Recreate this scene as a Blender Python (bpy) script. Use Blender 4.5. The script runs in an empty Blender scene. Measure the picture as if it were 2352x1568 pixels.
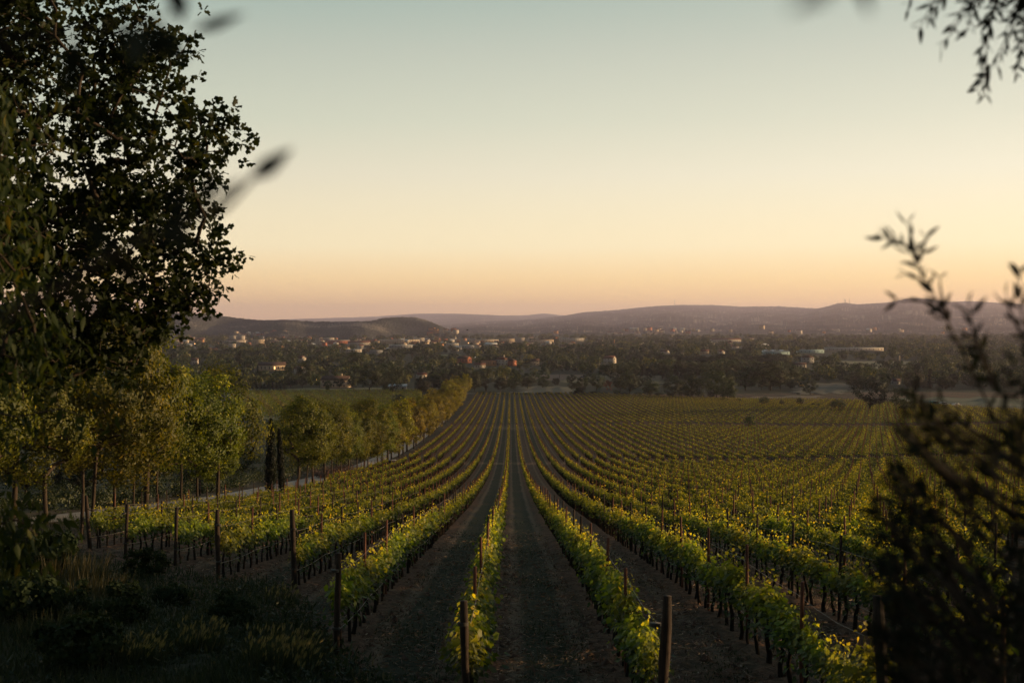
import bpy, math, random
import numpy as np
from mathutils import Vector, noise as mnoise

scene = bpy.context.scene
COL = scene.collection
rad = math.radians


def lin(r, g, b):
    def f(c):
        c /= 255.0
        return c / 12.92 if c <= 0.04045 else ((c + 0.055) / 1.055) ** 2.4
    return (f(r), f(g), f(b), 1.0)


# ------------------------------------------------------------------ camera
# photo pixels are given on a 2352 x 1568 grid; VPX is where the vine rows vanish, HZ the eye level
F, VPX, HZ = 2940.0, 1173.0, 745.0
cam = bpy.data.cameras.new('camera')
cam_ob = bpy.data.objects.new('camera', cam)
COL.objects.link(cam_ob)
cam_ob.location = (0, 0, 0)
cam_ob.rotation_euler = (rad(90), 0, 0)
cam.sensor_width = 36.0
cam.lens = F / 2352 * 36.0
cam.shift_x = (1176 - VPX) / 2352
cam.shift_y = -(784 - HZ) / 2352
cam.clip_start, cam.clip_end = 0.05, 60000
cam.dof.use_dof = True
cam.dof.focus_distance = 55.0
cam.dof.aperture_fstop = 2.5
scene.camera = cam_ob

# ------------------------------------------------------------------ light
SUN_AZ, SUN_EL = 82.0, 5.5          # degrees to the right of the view, above the horizon
sun_dir = Vector((math.sin(rad(SUN_AZ)) * math.cos(rad(SUN_EL)), math.cos(rad(SUN_AZ)) * math.cos(rad(SUN_EL)), math.sin(rad(SUN_EL))))
sun = bpy.data.lights.new('sun', 'SUN')
sun.energy = 5.0
sun.angle = rad(0.6)
sun.color = (1.0, 0.66, 0.33)
sun_ob = bpy.data.objects.new('sun', sun)
COL.objects.link(sun_ob)
sun_ob.rotation_euler = sun_dir.to_track_quat('Z', 'Y').to_euler()

world = bpy.data.worlds.new('World')
scene.world = world
world.use_nodes = True
wt = world.node_tree
wt.nodes.clear()


def N(tree, kind, **kw):
    n = tree.nodes.new(kind)
    for k, v in kw.items():
        setattr(n, k, v)
    return n


def ramp(tree, stops, src, interp='LINEAR'):
    r = N(tree, 'ShaderNodeValToRGB')
    r.color_ramp.interpolation = interp
    e = r.color_ramp.elements
    while len(e) > 1:
        e.remove(e[-1])
    e[0].position, e[0].color = stops[0]
    for p, c in stops[1:]:
        x = e.new(p)
        x.color = c
    tree.links.new(src, r.inputs[0])
    return r.outputs[0]


def math_node(tree, op, a, b=None, clamp=False):
    n = N(tree, 'ShaderNodeMath', operation=op)
    n.use_clamp = clamp
    for i, v in enumerate((a, b)):
        if v is None:
            continue
        if isinstance(v, (int, float)):
            n.inputs[i].default_value = v
        else:
            tree.links.new(v, n.inputs[i])
    return n.outputs[0]


def mix(tree, fac, a, b, mode='MIX'):
    n = N(tree, 'ShaderNodeMix', data_type='RGBA', blend_type=mode)
    for s, v in ((n.inputs[0], fac), (n.inputs[6], a), (n.inputs[7], b)):
        if isinstance(v, (int, float)):
            s.default_value = v
        elif isinstance(v, tuple):
            s.default_value = v
        else:
            tree.links.new(v, s)
    return n.outputs[2]


tc = N(wt, 'ShaderNodeTexCoord')
sep = N(wt, 'ShaderNodeSeparateXYZ')
wt.links.new(tc.outputs['Generated'], sep.inputs[0])
elev = math_node(wt, 'ARCSINE', sep.outputs[2])
t = math_node(wt, 'MULTIPLY', elev, 1.0 / rad(30.0), True)     # 0 at the horizon, 1 at 30 degrees
cool = ramp(wt, [(0.0, lin(250, 196, 148)), (0.035, lin(250, 206, 150)), (0.067, lin(250, 216, 160)), (0.115, lin(240, 224, 184)),
                 (0.22, lin(212, 205, 180)), (0.30, lin(188, 193, 173)), (0.40, lin(168, 177, 163)), (0.47, lin(147, 166, 156)), (0.70, lin(92, 124, 132)), (1.0, lin(72, 99, 113))], t)
warm = ramp(wt, [(0.0, (1.12, 0.64, 0.24, 1)), (0.035, (1.12, 0.70, 0.27, 1)), (0.067, (1.08, 0.77, 0.34, 1)), (0.115, lin(255, 238, 194)),
                 (0.22, lin(236, 229, 204)), (0.30, lin(216, 214, 193)), (0.40, lin(194, 197, 181)), (0.47, lin(176, 184, 171)), (0.75, lin(122, 147, 149)), (1.0, lin(90, 114, 124))], t)
dotp = N(wt, 'ShaderNodeVectorMath', operation='DOT_PRODUCT')
wt.links.new(tc.outputs['Generated'], dotp.inputs[0])
dotp.inputs[1].default_value = (math.sin(rad(SUN_AZ)), math.cos(rad(SUN_AZ)), 0)
side = N(wt, 'ShaderNodeMapRange')
wt.links.new(dotp.outputs['Value'], side.inputs[0])
side.inputs[1].default_value, side.inputs[2].default_value = -0.25, 0.60
dusk = mix(wt, side.outputs[0], cool, warm)
sky = N(wt, 'ShaderNodeTexSky', sky_type='NISHITA')
sky.sun_disc = False
sky.sun_elevation = rad(SUN_EL)
sky.sun_rotation = rad(SUN_AZ)
sky.dust_density = 2.0
nish = mix(wt, 1.0, sky.outputs[0], (0.10, 0.10, 0.10, 1), 'MULTIPLY')
bg = N(wt, 'ShaderNodeBackground')
back = N(wt, 'ShaderNodeMapRange', interpolation_type='SMOOTHSTEP')       # added dimming of the sky behind the camera, darkens surfaces facing it
wt.links.new(sep.outputs[1], back.inputs[0])
back.inputs[1].default_value, back.inputs[2].default_value = -0.45, 0.60
back.inputs[3].default_value, back.inputs[4].default_value = 0.48, 1.0
bx_ = N(wt, 'ShaderNodeVectorMath', operation='SCALE')
wt.links.new(mix(wt, 0.15, dusk, nish), bx_.inputs[0])
wt.links.new(back.outputs[0], bx_.inputs['Scale'])
wt.links.new(bx_.outputs[0], bg.inputs[0])
bg.inputs[1].default_value = 0.97
wo = N(wt, 'ShaderNodeOutputWorld')
wt.links.new(bg.outputs[0], wo.inputs[0])

scene.view_settings.view_transform = 'Standard'
scene.view_settings.look = 'None'
scene.view_settings.exposure = 0.5
scene.view_settings.gamma = 1.0
scene.cycles.use_denoising = True
scene.cycles.max_bounces = 6
scene.cycles.diffuse_bounces = 3
scene.cycles.glossy_bounces = 2
scene.cycles.transmission_bounces = 3
scene.cycles.transparent_max_bounces = 4
scene.cycles.volume_bounces = 1
scene.cycles.sample_clamp_indirect = 4.0

# ------------------------------------------------------------------ helpers
rng = np.random.default_rng(11)
random.seed(5)
ORD = ['first', 'second', 'third', 'fourth', 'fifth', 'sixth', 'seventh', 'eighth', 'ninth', 'tenth', 'eleventh', 'twelfth', 'thirteenth', 'fourteenth',
       'fifteenth', 'sixteenth', 'seventeenth', 'eighteenth', 'nineteenth', 'twentieth', 'twenty-first', 'twenty-second', 'twenty-third', 'twenty-fourth',
       'twenty-fifth', 'twenty-sixth', 'twenty-seventh', 'twenty-eighth', 'twenty-ninth', 'thirtieth', 'thirty-first', 'thirty-second', 'thirty-third',
       'thirty-fourth', 'thirty-fifth', 'thirty-sixth', 'thirty-seventh', 'thirty-eighth', 'thirty-ninth', 'fortieth'] + ['far'] * 200


def tag(o, label=None, cat=None, group=None, kind=None):
    for k, v in (('label', label), ('category', cat), ('group', group), ('kind', kind)):
        if v:
            o[k] = v
    return o


def link(name, data, parent=None, loc=None, rotz=None, scale=None):
    o = bpy.data.objects.new(name, data)
    COL.objects.link(o)
    if parent:
        o.parent = parent
    if loc is not None:
        o.location = loc
    if rotz is not None:
        o.rotation_euler = (0, 0, rotz)
    if scale is not None:
        o.scale = scale if hasattr(scale, '__len__') else (scale,) * 3
    return o


def copy_tree(o, parent=None):
    c = o.copy()
    COL.objects.link(c)
    c.parent = parent
    for ch in o.children:
        copy_tree(ch, c)
    return c


class Geo:
    """collects polygons with a per-face tint; build() makes one mesh"""
    def __init__(self):
        self.v, self.f, self.t, self.n = [], [], [], 0

    def add(self, v, f, tint=0.5):
        v = np.asarray(v, dtype=np.float32).reshape(-1, 3)
        f = np.asarray(f, dtype=np.int64)
        self.v.append(v)
        self.f.append(f + self.n)
        tt = np.broadcast_to(np.asarray(tint, dtype=np.float32), (len(f),))
        self.t.append(tt)
        self.n += len(v)
        return self

    def merge(self, other, offset=(0, 0, 0), scale=1.0, rotz=0.0):
        c, s = math.cos(rotz), math.sin(rotz)
        R = np.array([[c, s, 0], [-s, c, 0], [0, 0, 1]], dtype=np.float32)
        base = self.n
        for v in other.v:
            self.v.append((v * np.asarray(scale, dtype=np.float32)) @ R + np.asarray(offset, dtype=np.float32))
        for f in other.f:
            self.f.append(f + base)
        self.t += other.t
        self.n += other.n
        return self

    def mesh(self, name, mat, smooth=False):
        me = bpy.data.meshes.new(name)
        V = np.concatenate(self.v) if self.v else np.zeros((0, 3), np.float32)
        me.vertices.add(len(V))
        me.vertices.foreach_set('co', V.ravel())
        idx, sizes = [], []
        for f in self.f:
            idx.append(f.ravel())
            sizes.append(np.full(len(f), f.shape[1], dtype=np.int64))
        idx = np.concatenate(idx)
        sizes = np.concatenate(sizes)
        me.loops.add(len(idx))
        me.loops.foreach_set('vertex_index', idx.astype(np.int32))
        me.polygons.add(len(sizes))
        start = np.concatenate([[0], np.cumsum(sizes)[:-1]])
        me.polygons.foreach_set('loop_start', start.astype(np.int32))
        if smooth:
            me.polygons.foreach_set('use_smooth', np.ones(len(sizes), dtype=bool))
        a = me.attributes.new('tint', 'FLOAT', 'FACE')
        a.data.foreach_set('value', np.concatenate(self.t).astype(np.float32))
        me.update(calc_edges=True)
        if mat:
            me.materials.append(mat)
        return me

    def build(self, name, mat, parent=None, smooth=False, **kw):
        return link(name, self.mesh(name, mat, smooth), parent, **kw)


def unit(a):
    return a / np.maximum(np.linalg.norm(a, axis=-1, keepdims=True), 1e-9)


def tube(g, pts, radii, sides=6, tint=0.5, cap=True):
    P = np.asarray(pts, dtype=np.float64)
    R = np.broadcast_to(np.asarray(radii, dtype=np.float64), (len(P),))
    T = np.gradient(P, axis=0)
    T = unit(T)
    ref = np.array([1.0, 0.13, 0.07]) if abs(T[:, 0]).mean() < 0.7 else np.array([0.1, 0.05, 1.0])
    A = unit(np.cross(T, ref))
    B = np.cross(T, A)
    ang = np.arange(sides) * 2 * math.pi / sides
    V = P[:, None, :] + R[:, None, None] * (np.cos(ang)[None, :, None] * A[:, None, :] + np.sin(ang)[None, :, None] * B[:, None, :])
    n = len(P)
    i = np.arange(n - 1)[:, None] * sides
    j = np.arange(sides)[None, :]
    jn = (j + 1) % sides
    f = np.stack([i + j, i + jn, i + sides + jn, i + sides + j], -1).reshape(-1, 4)
    g.add(V.reshape(-1, 3), f, tint)
    if cap:
        g.n -= n * sides        # caps reuse the ring vertices
        g.f.append(np.array([[(n - 1) * sides + k for k in range(sides)]]) + g.n)
        g.t.append(np.array([tint], dtype=np.float32))
        g.f.append(np.array([[k for k in range(sides)][::-1]]) + g.n)
        g.t.append(np.array([tint], dtype=np.float32))
        g.n += n * sides


def box(g, x0, x1, y0, y1, z0, z1, tint=0.5):
    v = [(x0, y0, z0), (x1, y0, z0), (x1, y1, z0), (x0, y1, z0), (x0, y0, z1), (x1, y0, z1), (x1, y1, z1), (x0, y1, z1)]
    g.add(v, [(0, 3, 2, 1), (4, 5, 6, 7), (0, 1, 5, 4), (1, 2, 6, 5), (2, 3, 7, 6), (3, 0, 4, 7)], tint)


def leaves(g, C, D, L, W, fold=0.25, tint=None, r=rng, shape='diamond', up=None):
    """leaf-shaped faces: base C, midrib direction D, length L, width W"""
    n = len(C)
    if n == 0:
        return
    D = unit(np.asarray(D, dtype=np.float64))
    if up is None:
        up = r.normal(size=(n, 3))
    S = unit(np.cross(D, up))
    Nn = np.cross(S, D)
    L = np.broadcast_to(np.asarray(L), (n,))[:, None]
    W = np.broadcast_to(np.asarray(W), (n,))[:, None]
    if tint is None:
        tint = r.random(n)
    dip = fold * W * Nn
    if shape == 'diamond':
        tip = C + D * L
        l = C + D * L * 0.45 + S * W * 0.5 + dip
        q = C + D * L * 0.45 - S * W * 0.5 + dip
        V = np.stack([C, l, tip, q], 1)
        f = np.arange(n)[:, None] * 4 + np.array([[0, 1, 2]])
        f2 = np.arange(n)[:, None] * 4 + np.array([[0, 2, 3]])
        g.add(V.reshape(-1, 3), np.concatenate([f, f2]), np.concatenate([tint, tint]))
    else:
        if shape == 'vine':
            prof = [(-0.10, 0.34), (0.42, 0.56), (0.62, 0.30)]
        elif shape == 'oak':
            prof = [(0.30, 0.34), (0.48, 0.18), (0.74, 0.42)]
        else:                   # lance
            prof = [(0.18, 0.30), (0.42, 0.5), (0.72, 0.30)]
        curl = 0.16 * L * Nn
        tip = C + D * L - curl
        ls = [C + D * L * a + S * W * b + dip * b - curl * a * a for a, b in prof]
        rs = [C + D * L * a - S * W * b + dip * b - curl * a * a for a, b in prof]
        mid = C + D * L * 0.55 - curl * 0.3
        V = np.stack([C, *ls, tip, *rs, mid], 1)     # 0, 1-3, 4, 5-7, 8
        b = np.arange(n)[:, None] * 9
        fs = [b + np.array([k]) for k in ([0, 1, 2, 8], [8, 2, 3, 4], [0, 8, 6, 5], [8, 4, 7, 6])]
        g.add(V.reshape(-1, 3), np.concatenate(fs), np.tile(tint, 4))


# ------------------------------------------------------------------ materials
MATS = {}


def new_mat(name):
    m = bpy.data.materials.new(name)
    m.use_nodes = True
    m.node_tree.nodes.clear()
    MATS[name] = m
    return m, m.node_tree


def out(tree, shader):
    o = N(tree, 'ShaderNodeOutputMaterial')
    tree.links.new(shader, o.inputs[0])


def leaf_mat(name, a, b, c=None, trans=0.4, rough=0.55, spec=0.35, tcol=None, objvar=0.25):
    m, tr = new_mat(name)
    at = N(tr, 'ShaderNodeAttribute', attribute_name='tint')
    stops = [(0.0, (*a, 1)), (0.75, (*b, 1))]
    if c:
        stops.append((1.0, (*c, 1)))
    colr = ramp(tr, stops, at.outputs['Fac'])
    if objvar:
        oi = N(tr, 'ShaderNodeObjectInfo')
        hsv = N(tr, 'ShaderNodeHueSaturation')
        tr.links.new(colr, hsv.inputs['Color'])
        tr.links.new(math_node(tr, 'ADD', math_node(tr, 'MULTIPLY', oi.outputs['Random'], 0.05), 0.475), hsv.inputs['Hue'])
        tr.links.new(math_node(tr, 'ADD', math_node(tr, 'MULTIPLY', oi.outputs['Random'], 2 * objvar), 1 - objvar), hsv.inputs['Value'])
        colr = hsv.outputs[0]
    p = N(tr, 'ShaderNodeBsdfPrincipled')
    tr.links.new(colr, p.inputs['Base Color'])
    p.inputs['Roughness'].default_value = rough
    p.inputs['Specular IOR Level'].default_value = spec
    tl = N(tr, 'ShaderNodeBsdfTranslucent')
    tcol = tcol or (1.6, 1.5, 0.5)
    tr.links.new(mix(tr, 1.0, colr, (*tcol, 1), 'MULTIPLY'), tl.inputs[0])
    mx = N(tr, 'ShaderNodeMixShader')
    mx.inputs[0].default_value = trans
    tr.links.new(p.outputs[0], mx.inputs[1])
    tr.links.new(tl.outputs[0], mx.inputs[2])
    out(tr, mx.outputs[0])
    return m


def rough_mat(name, a, b, scale=4.0, rough=0.85, bump=0.0, stretch=(1, 1, 1), spec=0.3, metal=0.0, tintmix=0.0):
    m, tr = new_mat(name)
    t = N(tr, 'ShaderNodeTexCoord')
    mp = N(tr, 'ShaderNodeMapping')
    mp.inputs['Scale'].default_value = stretch
    tr.links.new(t.outputs['Object'], mp.inputs[0])
    nz = N(tr, 'ShaderNodeTexNoise')
    nz.inputs['Scale'].default_value = scale
    nz.inputs['Detail'].default_value = 6
    nz.inputs['Roughness'].default_value = 0.65
    tr.links.new(mp.outputs[0], nz.inputs[0])
    c = ramp(tr, [(0.35, (*a, 1)), (0.68, (*b, 1))], nz.outputs[0])
    if tintmix:
        at = N(tr, 'ShaderNodeAttribute', attribute_name='tint')
        c = mix(tr, math_node(tr, 'MULTIPLY', at.outputs['Fac'], tintmix), c, (*b, 1))
    p = N(tr, 'ShaderNodeBsdfPrincipled')
    tr.links.new(c, p.inputs['Base Color'])
    p.inputs['Roughness'].default_value = rough
    p.inputs['Specular IOR Level'].default_value = spec
    p.inputs['Metallic'].default_value = metal
    if bump:
        bp = N(tr, 'ShaderNodeBump')
        bp.inputs['Strength'].default_value = bump
        bp.inputs['Distance'].default_value = 0.03
        tr.links.new(nz.outputs[0], bp.inputs['Height'])
        tr.links.new(bp.outputs[0], p.inputs['Normal'])
    out(tr, p.outputs[0])
    return m


M_vine = leaf_mat('vine_leaf', (0.030, 0.054, 0.016), (0.205, 0.235, 0.034), (0.54, 0.45, 0.045), trans=0.5, tcol=(1.75, 1.6, 0.32), objvar=0.16)
M_avenue = leaf_mat('avenue_leaf', (0.040, 0.056, 0.011), (0.130, 0.136, 0.020), (0.30, 0.255, 0.034), trans=0.45, objvar=0.22)
M_wood_leaf = leaf_mat('woodland_leaf', (0.012, 0.021, 0.010), (0.042, 0.054, 0.020), (0.12, 0.10, 0.034), trans=0.25, objvar=0.48)
M_pine = leaf_mat('pine_leaf', (0.016, 0.024, 0.014), (0.030, 0.040, 0.022), trans=0.1, objvar=0.2)
M_cypress = leaf_mat('cypress_leaf', (0.006, 0.011, 0.005), (0.013, 0.020, 0.008), trans=0.05, objvar=0.15)
M_oak = leaf_mat('oak_leaf', (0.009, 0.016, 0.005), (0.022, 0.031, 0.008), (0.095, 0.088, 0.015), trans=0.35, spec=0.15, tcol=(1.5, 1.35, 0.4), objvar=0)
M_hang = leaf_mat('hanging_leaf', (0.016, 0.028, 0.010), (0.036, 0.052, 0.016), (0.12, 0.095, 0.02), trans=0.45, rough=0.6, spec=0.15, tcol=(1.7, 1.4, 0.4), objvar=0)
M_olive = leaf_mat('olive_leaf', (0.007, 0.009, 0.006), (0.015, 0.019, 0.012), (0.034, 0.034, 0.018), trans=0.1, spec=0.12, rough=.8, objvar=0)
M_red = leaf_mat('red_leaf', (0.10, 0.035, 0.02), (0.17, 0.06, 0.03), trans=0.3, objvar=0)
M_mauve = leaf_mat('mauve_flower', (0.06, 0.042, 0.045), (0.12, 0.075, 0.085), trans=0.2, objvar=0)
M_grass = leaf_mat('grass_blade', (0.018, 0.030, 0.015), (0.046, 0.060, 0.026), (0.14, 0.115, 0.05), trans=0.2, objvar=0)
M_weed = leaf_mat('weed_leaf', (0.014, 0.026, 0.012), (0.036, 0.052, 0.022), trans=0.2, spec=0.12, rough=.8, objvar=0)
M_dry = leaf_mat('dry_grass', (0.028, 0.030, 0.013), (0.085, 0.068, 0.028), trans=0.25, objvar=0)
M_seed = leaf_mat('seed_head', (0.12, 0.105, 0.06), (0.26, 0.22, 0.13), trans=0.4, objvar=0)
M_sunlit_avenue = leaf_mat('sunlit_avenue_leaf', (0.070, 0.066, 0.012), (0.215, 0.185, 0.025), (0.42, 0.33, 0.040), trans=0.45, objvar=0.2)  # avenue leaves again, with golden sunlight painted into the colour
M_straw = leaf_mat('straw', (0.10, 0.052, 0.032), (0.22, 0.125, 0.08), (0.45, 0.33, 0.23), trans=0.05, objvar=0)
M_bark = rough_mat('bark', (0.022, 0.016, 0.011), (0.06, 0.042, 0.028), 7, 0.9, 0.6, (1, 1, 0.25))
M_vinewood = rough_mat('vine_wood', (0.010, 0.007, 0.005), (0.028, 0.018, 0.012), 18, 0.95, 0.6, (1, 1, 0.3))
M_post = rough_mat('post_wood', (0.018, 0.012, 0.009), (0.055, 0.036, 0.025), 9, 0.9, 0.5, (3, 3, 0.35))
M_stake = rough_mat('rusty_stake', (0.06, 0.022, 0.013), (0.18, 0.07, 0.04), 9, 0.8, 0.2, (2, 2, 0.4))
M_wire = rough_mat('wire', (0.16, 0.13, 0.11), (0.30, 0.26, 0.22), 3, 0.5, 0, metal=0.3)
M_dullwire = rough_mat('dull_wire', (0.04, 0.035, 0.03), (0.08, 0.07, 0.06), 3, 0.7)
M_hose = rough_mat('hose', (0.20, 0.18, 0.15), (0.34, 0.30, 0.25), 3, 0.6)
M_road = rough_mat('gravel', (0.34, 0.29, 0.255), (0.50, 0.44, 0.39), 0.8, 0.95, 0.3)


def ground_material():
    m, tr = new_mat('vineyard_soil')
    t = N(tr, 'ShaderNodeTexCoord')
    s = N(tr, 'ShaderNodeSeparateXYZ')
    tr.links.new(t.outputs['Object'], s.inputs[0])

    def nz(scale, detail=6, rough=0.65, st=None):
        n = N(tr, 'ShaderNodeTexNoise')
        n.inputs['Scale'].default_value = scale
        n.inputs['Detail'].default_value = detail
        n.inputs['Roughness'].default_value = rough
        if st:
            mp = N(tr, 'ShaderNodeMapping')
            mp.inputs['Scale'].default_value = st
            tr.links.new(t.outputs['Object'], mp.inputs[0])
            tr.links.new(mp.outputs[0], n.inputs[0])
        else:
            tr.links.new(t.outputs['Object'], n.inputs[0])
        return n.outputs[0]
    fine, mid, big = nz(5.0), nz(0.55, st=(1, 0.25, 1)), nz(0.02)
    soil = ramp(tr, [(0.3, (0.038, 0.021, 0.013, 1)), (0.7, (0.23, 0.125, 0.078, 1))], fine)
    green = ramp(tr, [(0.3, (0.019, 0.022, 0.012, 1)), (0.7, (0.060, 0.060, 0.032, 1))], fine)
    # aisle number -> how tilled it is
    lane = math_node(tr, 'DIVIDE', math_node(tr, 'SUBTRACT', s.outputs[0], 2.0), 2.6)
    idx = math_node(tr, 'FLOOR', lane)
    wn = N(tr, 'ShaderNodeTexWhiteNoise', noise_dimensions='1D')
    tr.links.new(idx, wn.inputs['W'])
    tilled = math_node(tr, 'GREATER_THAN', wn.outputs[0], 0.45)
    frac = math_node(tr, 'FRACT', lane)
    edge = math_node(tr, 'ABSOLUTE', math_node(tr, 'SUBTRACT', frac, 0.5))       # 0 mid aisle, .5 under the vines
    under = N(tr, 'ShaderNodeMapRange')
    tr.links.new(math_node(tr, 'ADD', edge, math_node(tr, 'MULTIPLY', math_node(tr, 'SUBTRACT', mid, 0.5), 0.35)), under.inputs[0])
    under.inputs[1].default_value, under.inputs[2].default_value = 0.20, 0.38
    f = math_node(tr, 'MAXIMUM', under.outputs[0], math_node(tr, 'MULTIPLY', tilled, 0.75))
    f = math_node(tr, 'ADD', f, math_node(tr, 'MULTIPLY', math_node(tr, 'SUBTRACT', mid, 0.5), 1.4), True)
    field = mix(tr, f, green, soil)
    rut = math_node(tr, 'ABSOLUTE', math_node(tr, 'SUBTRACT', math_node(tr, 'ADD', edge, math_node(tr, 'MULTIPLY', math_node(tr, 'SUBTRACT', mid, .5), .16)), 0.24))
    rutm = N(tr, 'ShaderNodeMapRange')
    tr.links.new(rut, rutm.inputs[0])
    rutm.inputs[1].default_value, rutm.inputs[2].default_value = 0.085, 0.02
    rutc = ramp(tr, [(0.3, (0.11, 0.073, 0.048, 1)), (0.7, (0.31, 0.215, 0.145, 1))], fine)
    field = mix(tr, math_node(tr, 'MULTIPLY', rutm.outputs[0], .7), field, rutc)
    # outside the vineyard: rough grass, tan on the roadside verge
    verge = ramp(tr, [(0.3, (0.045, 0.036, 0.024, 1)), (0.7, (0.115, 0.088, 0.055, 1))], mid)
    meadow = ramp(tr, [(0.3, (0.018, 0.024, 0.013, 1)), (0.7, (0.055, 0.056, 0.030, 1))], nz(0.12))
    left = N(tr, 'ShaderNodeMapRange')
    tr.links.new(s.outputs[0], left.inputs[0])
    left.inputs[1].default_value, left.inputs[2].default_value = -20.0, -21.5
    col = mix(tr, left.outputs[0], field, mix(tr, math_node(tr, 'GREATER_THAN', s.outputs[0], -33.0), meadow, verge))
    far = N(tr, 'ShaderNodeMapRange')
    tr.links.new(s.outputs[1], far.inputs[0])
    far.inputs[1].default_value, far.inputs[2].default_value = 722.0, 735.0
    col = mix(tr, far.outputs[0], col, meadow)
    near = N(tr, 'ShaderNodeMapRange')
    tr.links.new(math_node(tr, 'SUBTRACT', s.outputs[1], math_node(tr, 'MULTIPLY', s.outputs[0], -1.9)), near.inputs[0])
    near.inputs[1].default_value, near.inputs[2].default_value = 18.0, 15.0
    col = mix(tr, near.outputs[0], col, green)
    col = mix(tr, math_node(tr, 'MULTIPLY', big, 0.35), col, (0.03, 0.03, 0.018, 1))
    p = N(tr, 'ShaderNodeBsdfPrincipled')
    tr.links.new(col, p.inputs['Base Color'])
    p.inputs['Roughness'].default_value = 0.95
    p.inputs['Specular IOR Level'].default_value = 0.15
    bp = N(tr, 'ShaderNodeBump')
    bp.inputs['Strength'].default_value = 0.9
    bp.inputs['Distance'].default_value = 0.12
    tr.links.new(math_node(tr, 'ADD', fine, mid), bp.inputs['Height'])
    tr.links.new(bp.outputs[0], p.inputs['Normal'])
    out(tr, p.outputs[0])
    return m


M_ground = ground_material()

# ------------------------------------------------------------------ terrain
PROFILE = [(-80, 2.0), (-20, 0.2), (0, -2.3), (4, -2.7), (8, -3.6), (13, -5.0), (17.5, -5.72), (23.5, -6.15), (34, -7.10), (42, -7.95), (73, -11.3), (105, -14.7),
           (139, -17.9), (185, -21.8), (238, -25.5), (320, -29.8), (420, -33.6), (560, -37.2), (721, -39.7), (850, -40.8), (1000, -41.0), (40000, -41.0)]
_px = np.array([p[0] for p in PROFILE], float)
_pz = np.array([p[1] for p in PROFILE], float)
_m = np.zeros(len(_px))
_d = np.diff(_pz) / np.diff(_px)
_m[1:-1] = np.where(_d[:-1] * _d[1:] > 0, 2 * _d[:-1] * _d[1:] / np.where(_d[:-1] + _d[1:] == 0, 1, _d[:-1] + _d[1:]), 0)
_m[0], _m[-1] = _d[0], _d[-1]


def sstep(a, b, x):
    t = np.clip((np.asarray(x, float) - a) / (b - a), 0, 1)
    return t * t * (3 - 2 * t)


def zg(x, y):
    x = np.asarray(x, float)
    y = np.asarray(y, float)
    i = np.clip(np.searchsorted(_px, y) - 1, 0, len(_px) - 2)
    h = _px[i + 1] - _px[i]
    t = np.clip((y - _px[i]) / h, 0, 1)
    z = (2 * t ** 3 - 3 * t ** 2 + 1) * _pz[i] + (t ** 3 - 2 * t ** 2 + t) * h * _m[i] + (-2 * t ** 3 + 3 * t ** 2) * _pz[i + 1] + (t ** 3 - t ** 2) * h * _m[i + 1]
    z = z + 0.010 * np.clip(x, 0, 260) * sstep(90, 330, y) * (1 - sstep(560, 900, y))
    z = z + 0.9 * np.sin(x * 0.031 + 1.3) * np.sin(y * 0.021) * sstep(60, 200, y) * sstep(8, 60, np.abs(x)) * (1 - 0.7 * sstep(600, 900, y))
    return z


def at(u, v, dmax=3600.0):
    """ground point seen at photo position (u, v)"""
    lo, hi = 12.0, dmax
    k = (v - HZ) / F
    kx = (u - VPX) / F
    for _ in range(60):
        m = 0.5 * (lo + hi)
        if -float(zg(kx * m, m)) / m > k:
            lo = m
        else:
            hi = m
    return kx * lo, lo, float(zg(kx * lo, lo))


ys = np.concatenate([np.arange(-80, 10, 3.0), np.arange(10, 60, 0.35), np.arange(60, 140, 1.2), np.arange(140, 420, 4.0), np.arange(420, 1200, 15.0), np.geomspace(1200, 31000, 70)])
ss = np.concatenate([np.linspace(-1.0, -0.55, 8), np.linspace(-0.53, 0.53, 260), np.linspace(0.55, 1.0, 8)])
Yg, Sg = np.meshgrid(ys, ss, indexing='ij')
Xg = Sg * (np.abs(Yg) * 0.9 + 45)
Zg = zg(Xg, Yg)
nr = np.random.default_rng(3)
Zg = Zg + nr.normal(0, 0.03, Zg.shape) * (Yg < 70) + (0.06 * np.cos((Xg - 2.0) / 2.6 * 2 * math.pi) - .05 * np.exp(-((np.abs(((Xg - 2.0) / 2.6) % 1 - .5) * 2.6 - .62) / .16) ** 2)) * (Yg < 140) * (Xg > -20)
g = Geo()
ny, nx = Yg.shape
ii = np.arange(ny - 1)[:, None] * nx
jj = np.arange(nx - 1)[None, :]
g.add(np.stack([Xg, Yg, Zg], -1).reshape(-1, 3), np.stack([ii + jj, ii + jj + 1, ii + nx + jj + 1, ii + nx + jj], -1).reshape(-1, 4))
tag(g.build('ground', M_ground, smooth=True), kind='structure')


def strip(name, path, width, mat, lift):
    g = Geo()
    P = np.asarray(path, float)
    tt = np.linspace(0, len(P) - 1, 160)
    X = np.interp(tt, np.arange(len(P)), P[:, 0])
    Y = np.interp(tt, np.arange(len(P)), P[:, 1])
    k = np.ones(9) / 9
    X[4:-4], Y[4:-4] = np.convolve(X, k, 'valid'), np.convolve(Y, k, 'valid')
    T = unit(np.stack([np.gradient(X), np.gradient(Y)], -1))
    wv = width * (1 + 0.08 * np.sin(tt * 3.1)) / 2
    rows = []
    for o in (-1, -0.5, 0, 0.5, 1):
        x, y = X - T[:, 1] * wv * o, Y + T[:, 0] * wv * o
        rows.append(np.stack([x, y, zg(x, y) + lift + 0.04 * (1 - o * o)], -1))
    V = np.stack(rows, 1)
    n = len(X)
    i = np.arange(n - 1)[:, None] * 5
    j = np.arange(4)[None, :]
    g.add(V.reshape(-1, 3), np.stack([i + j, i + 5 + j, i + 6 + j, i + 1 + j], -1).reshape(-1, 4))
    return tag(g.build(name, mat, smooth=True), kind='structure')


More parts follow.
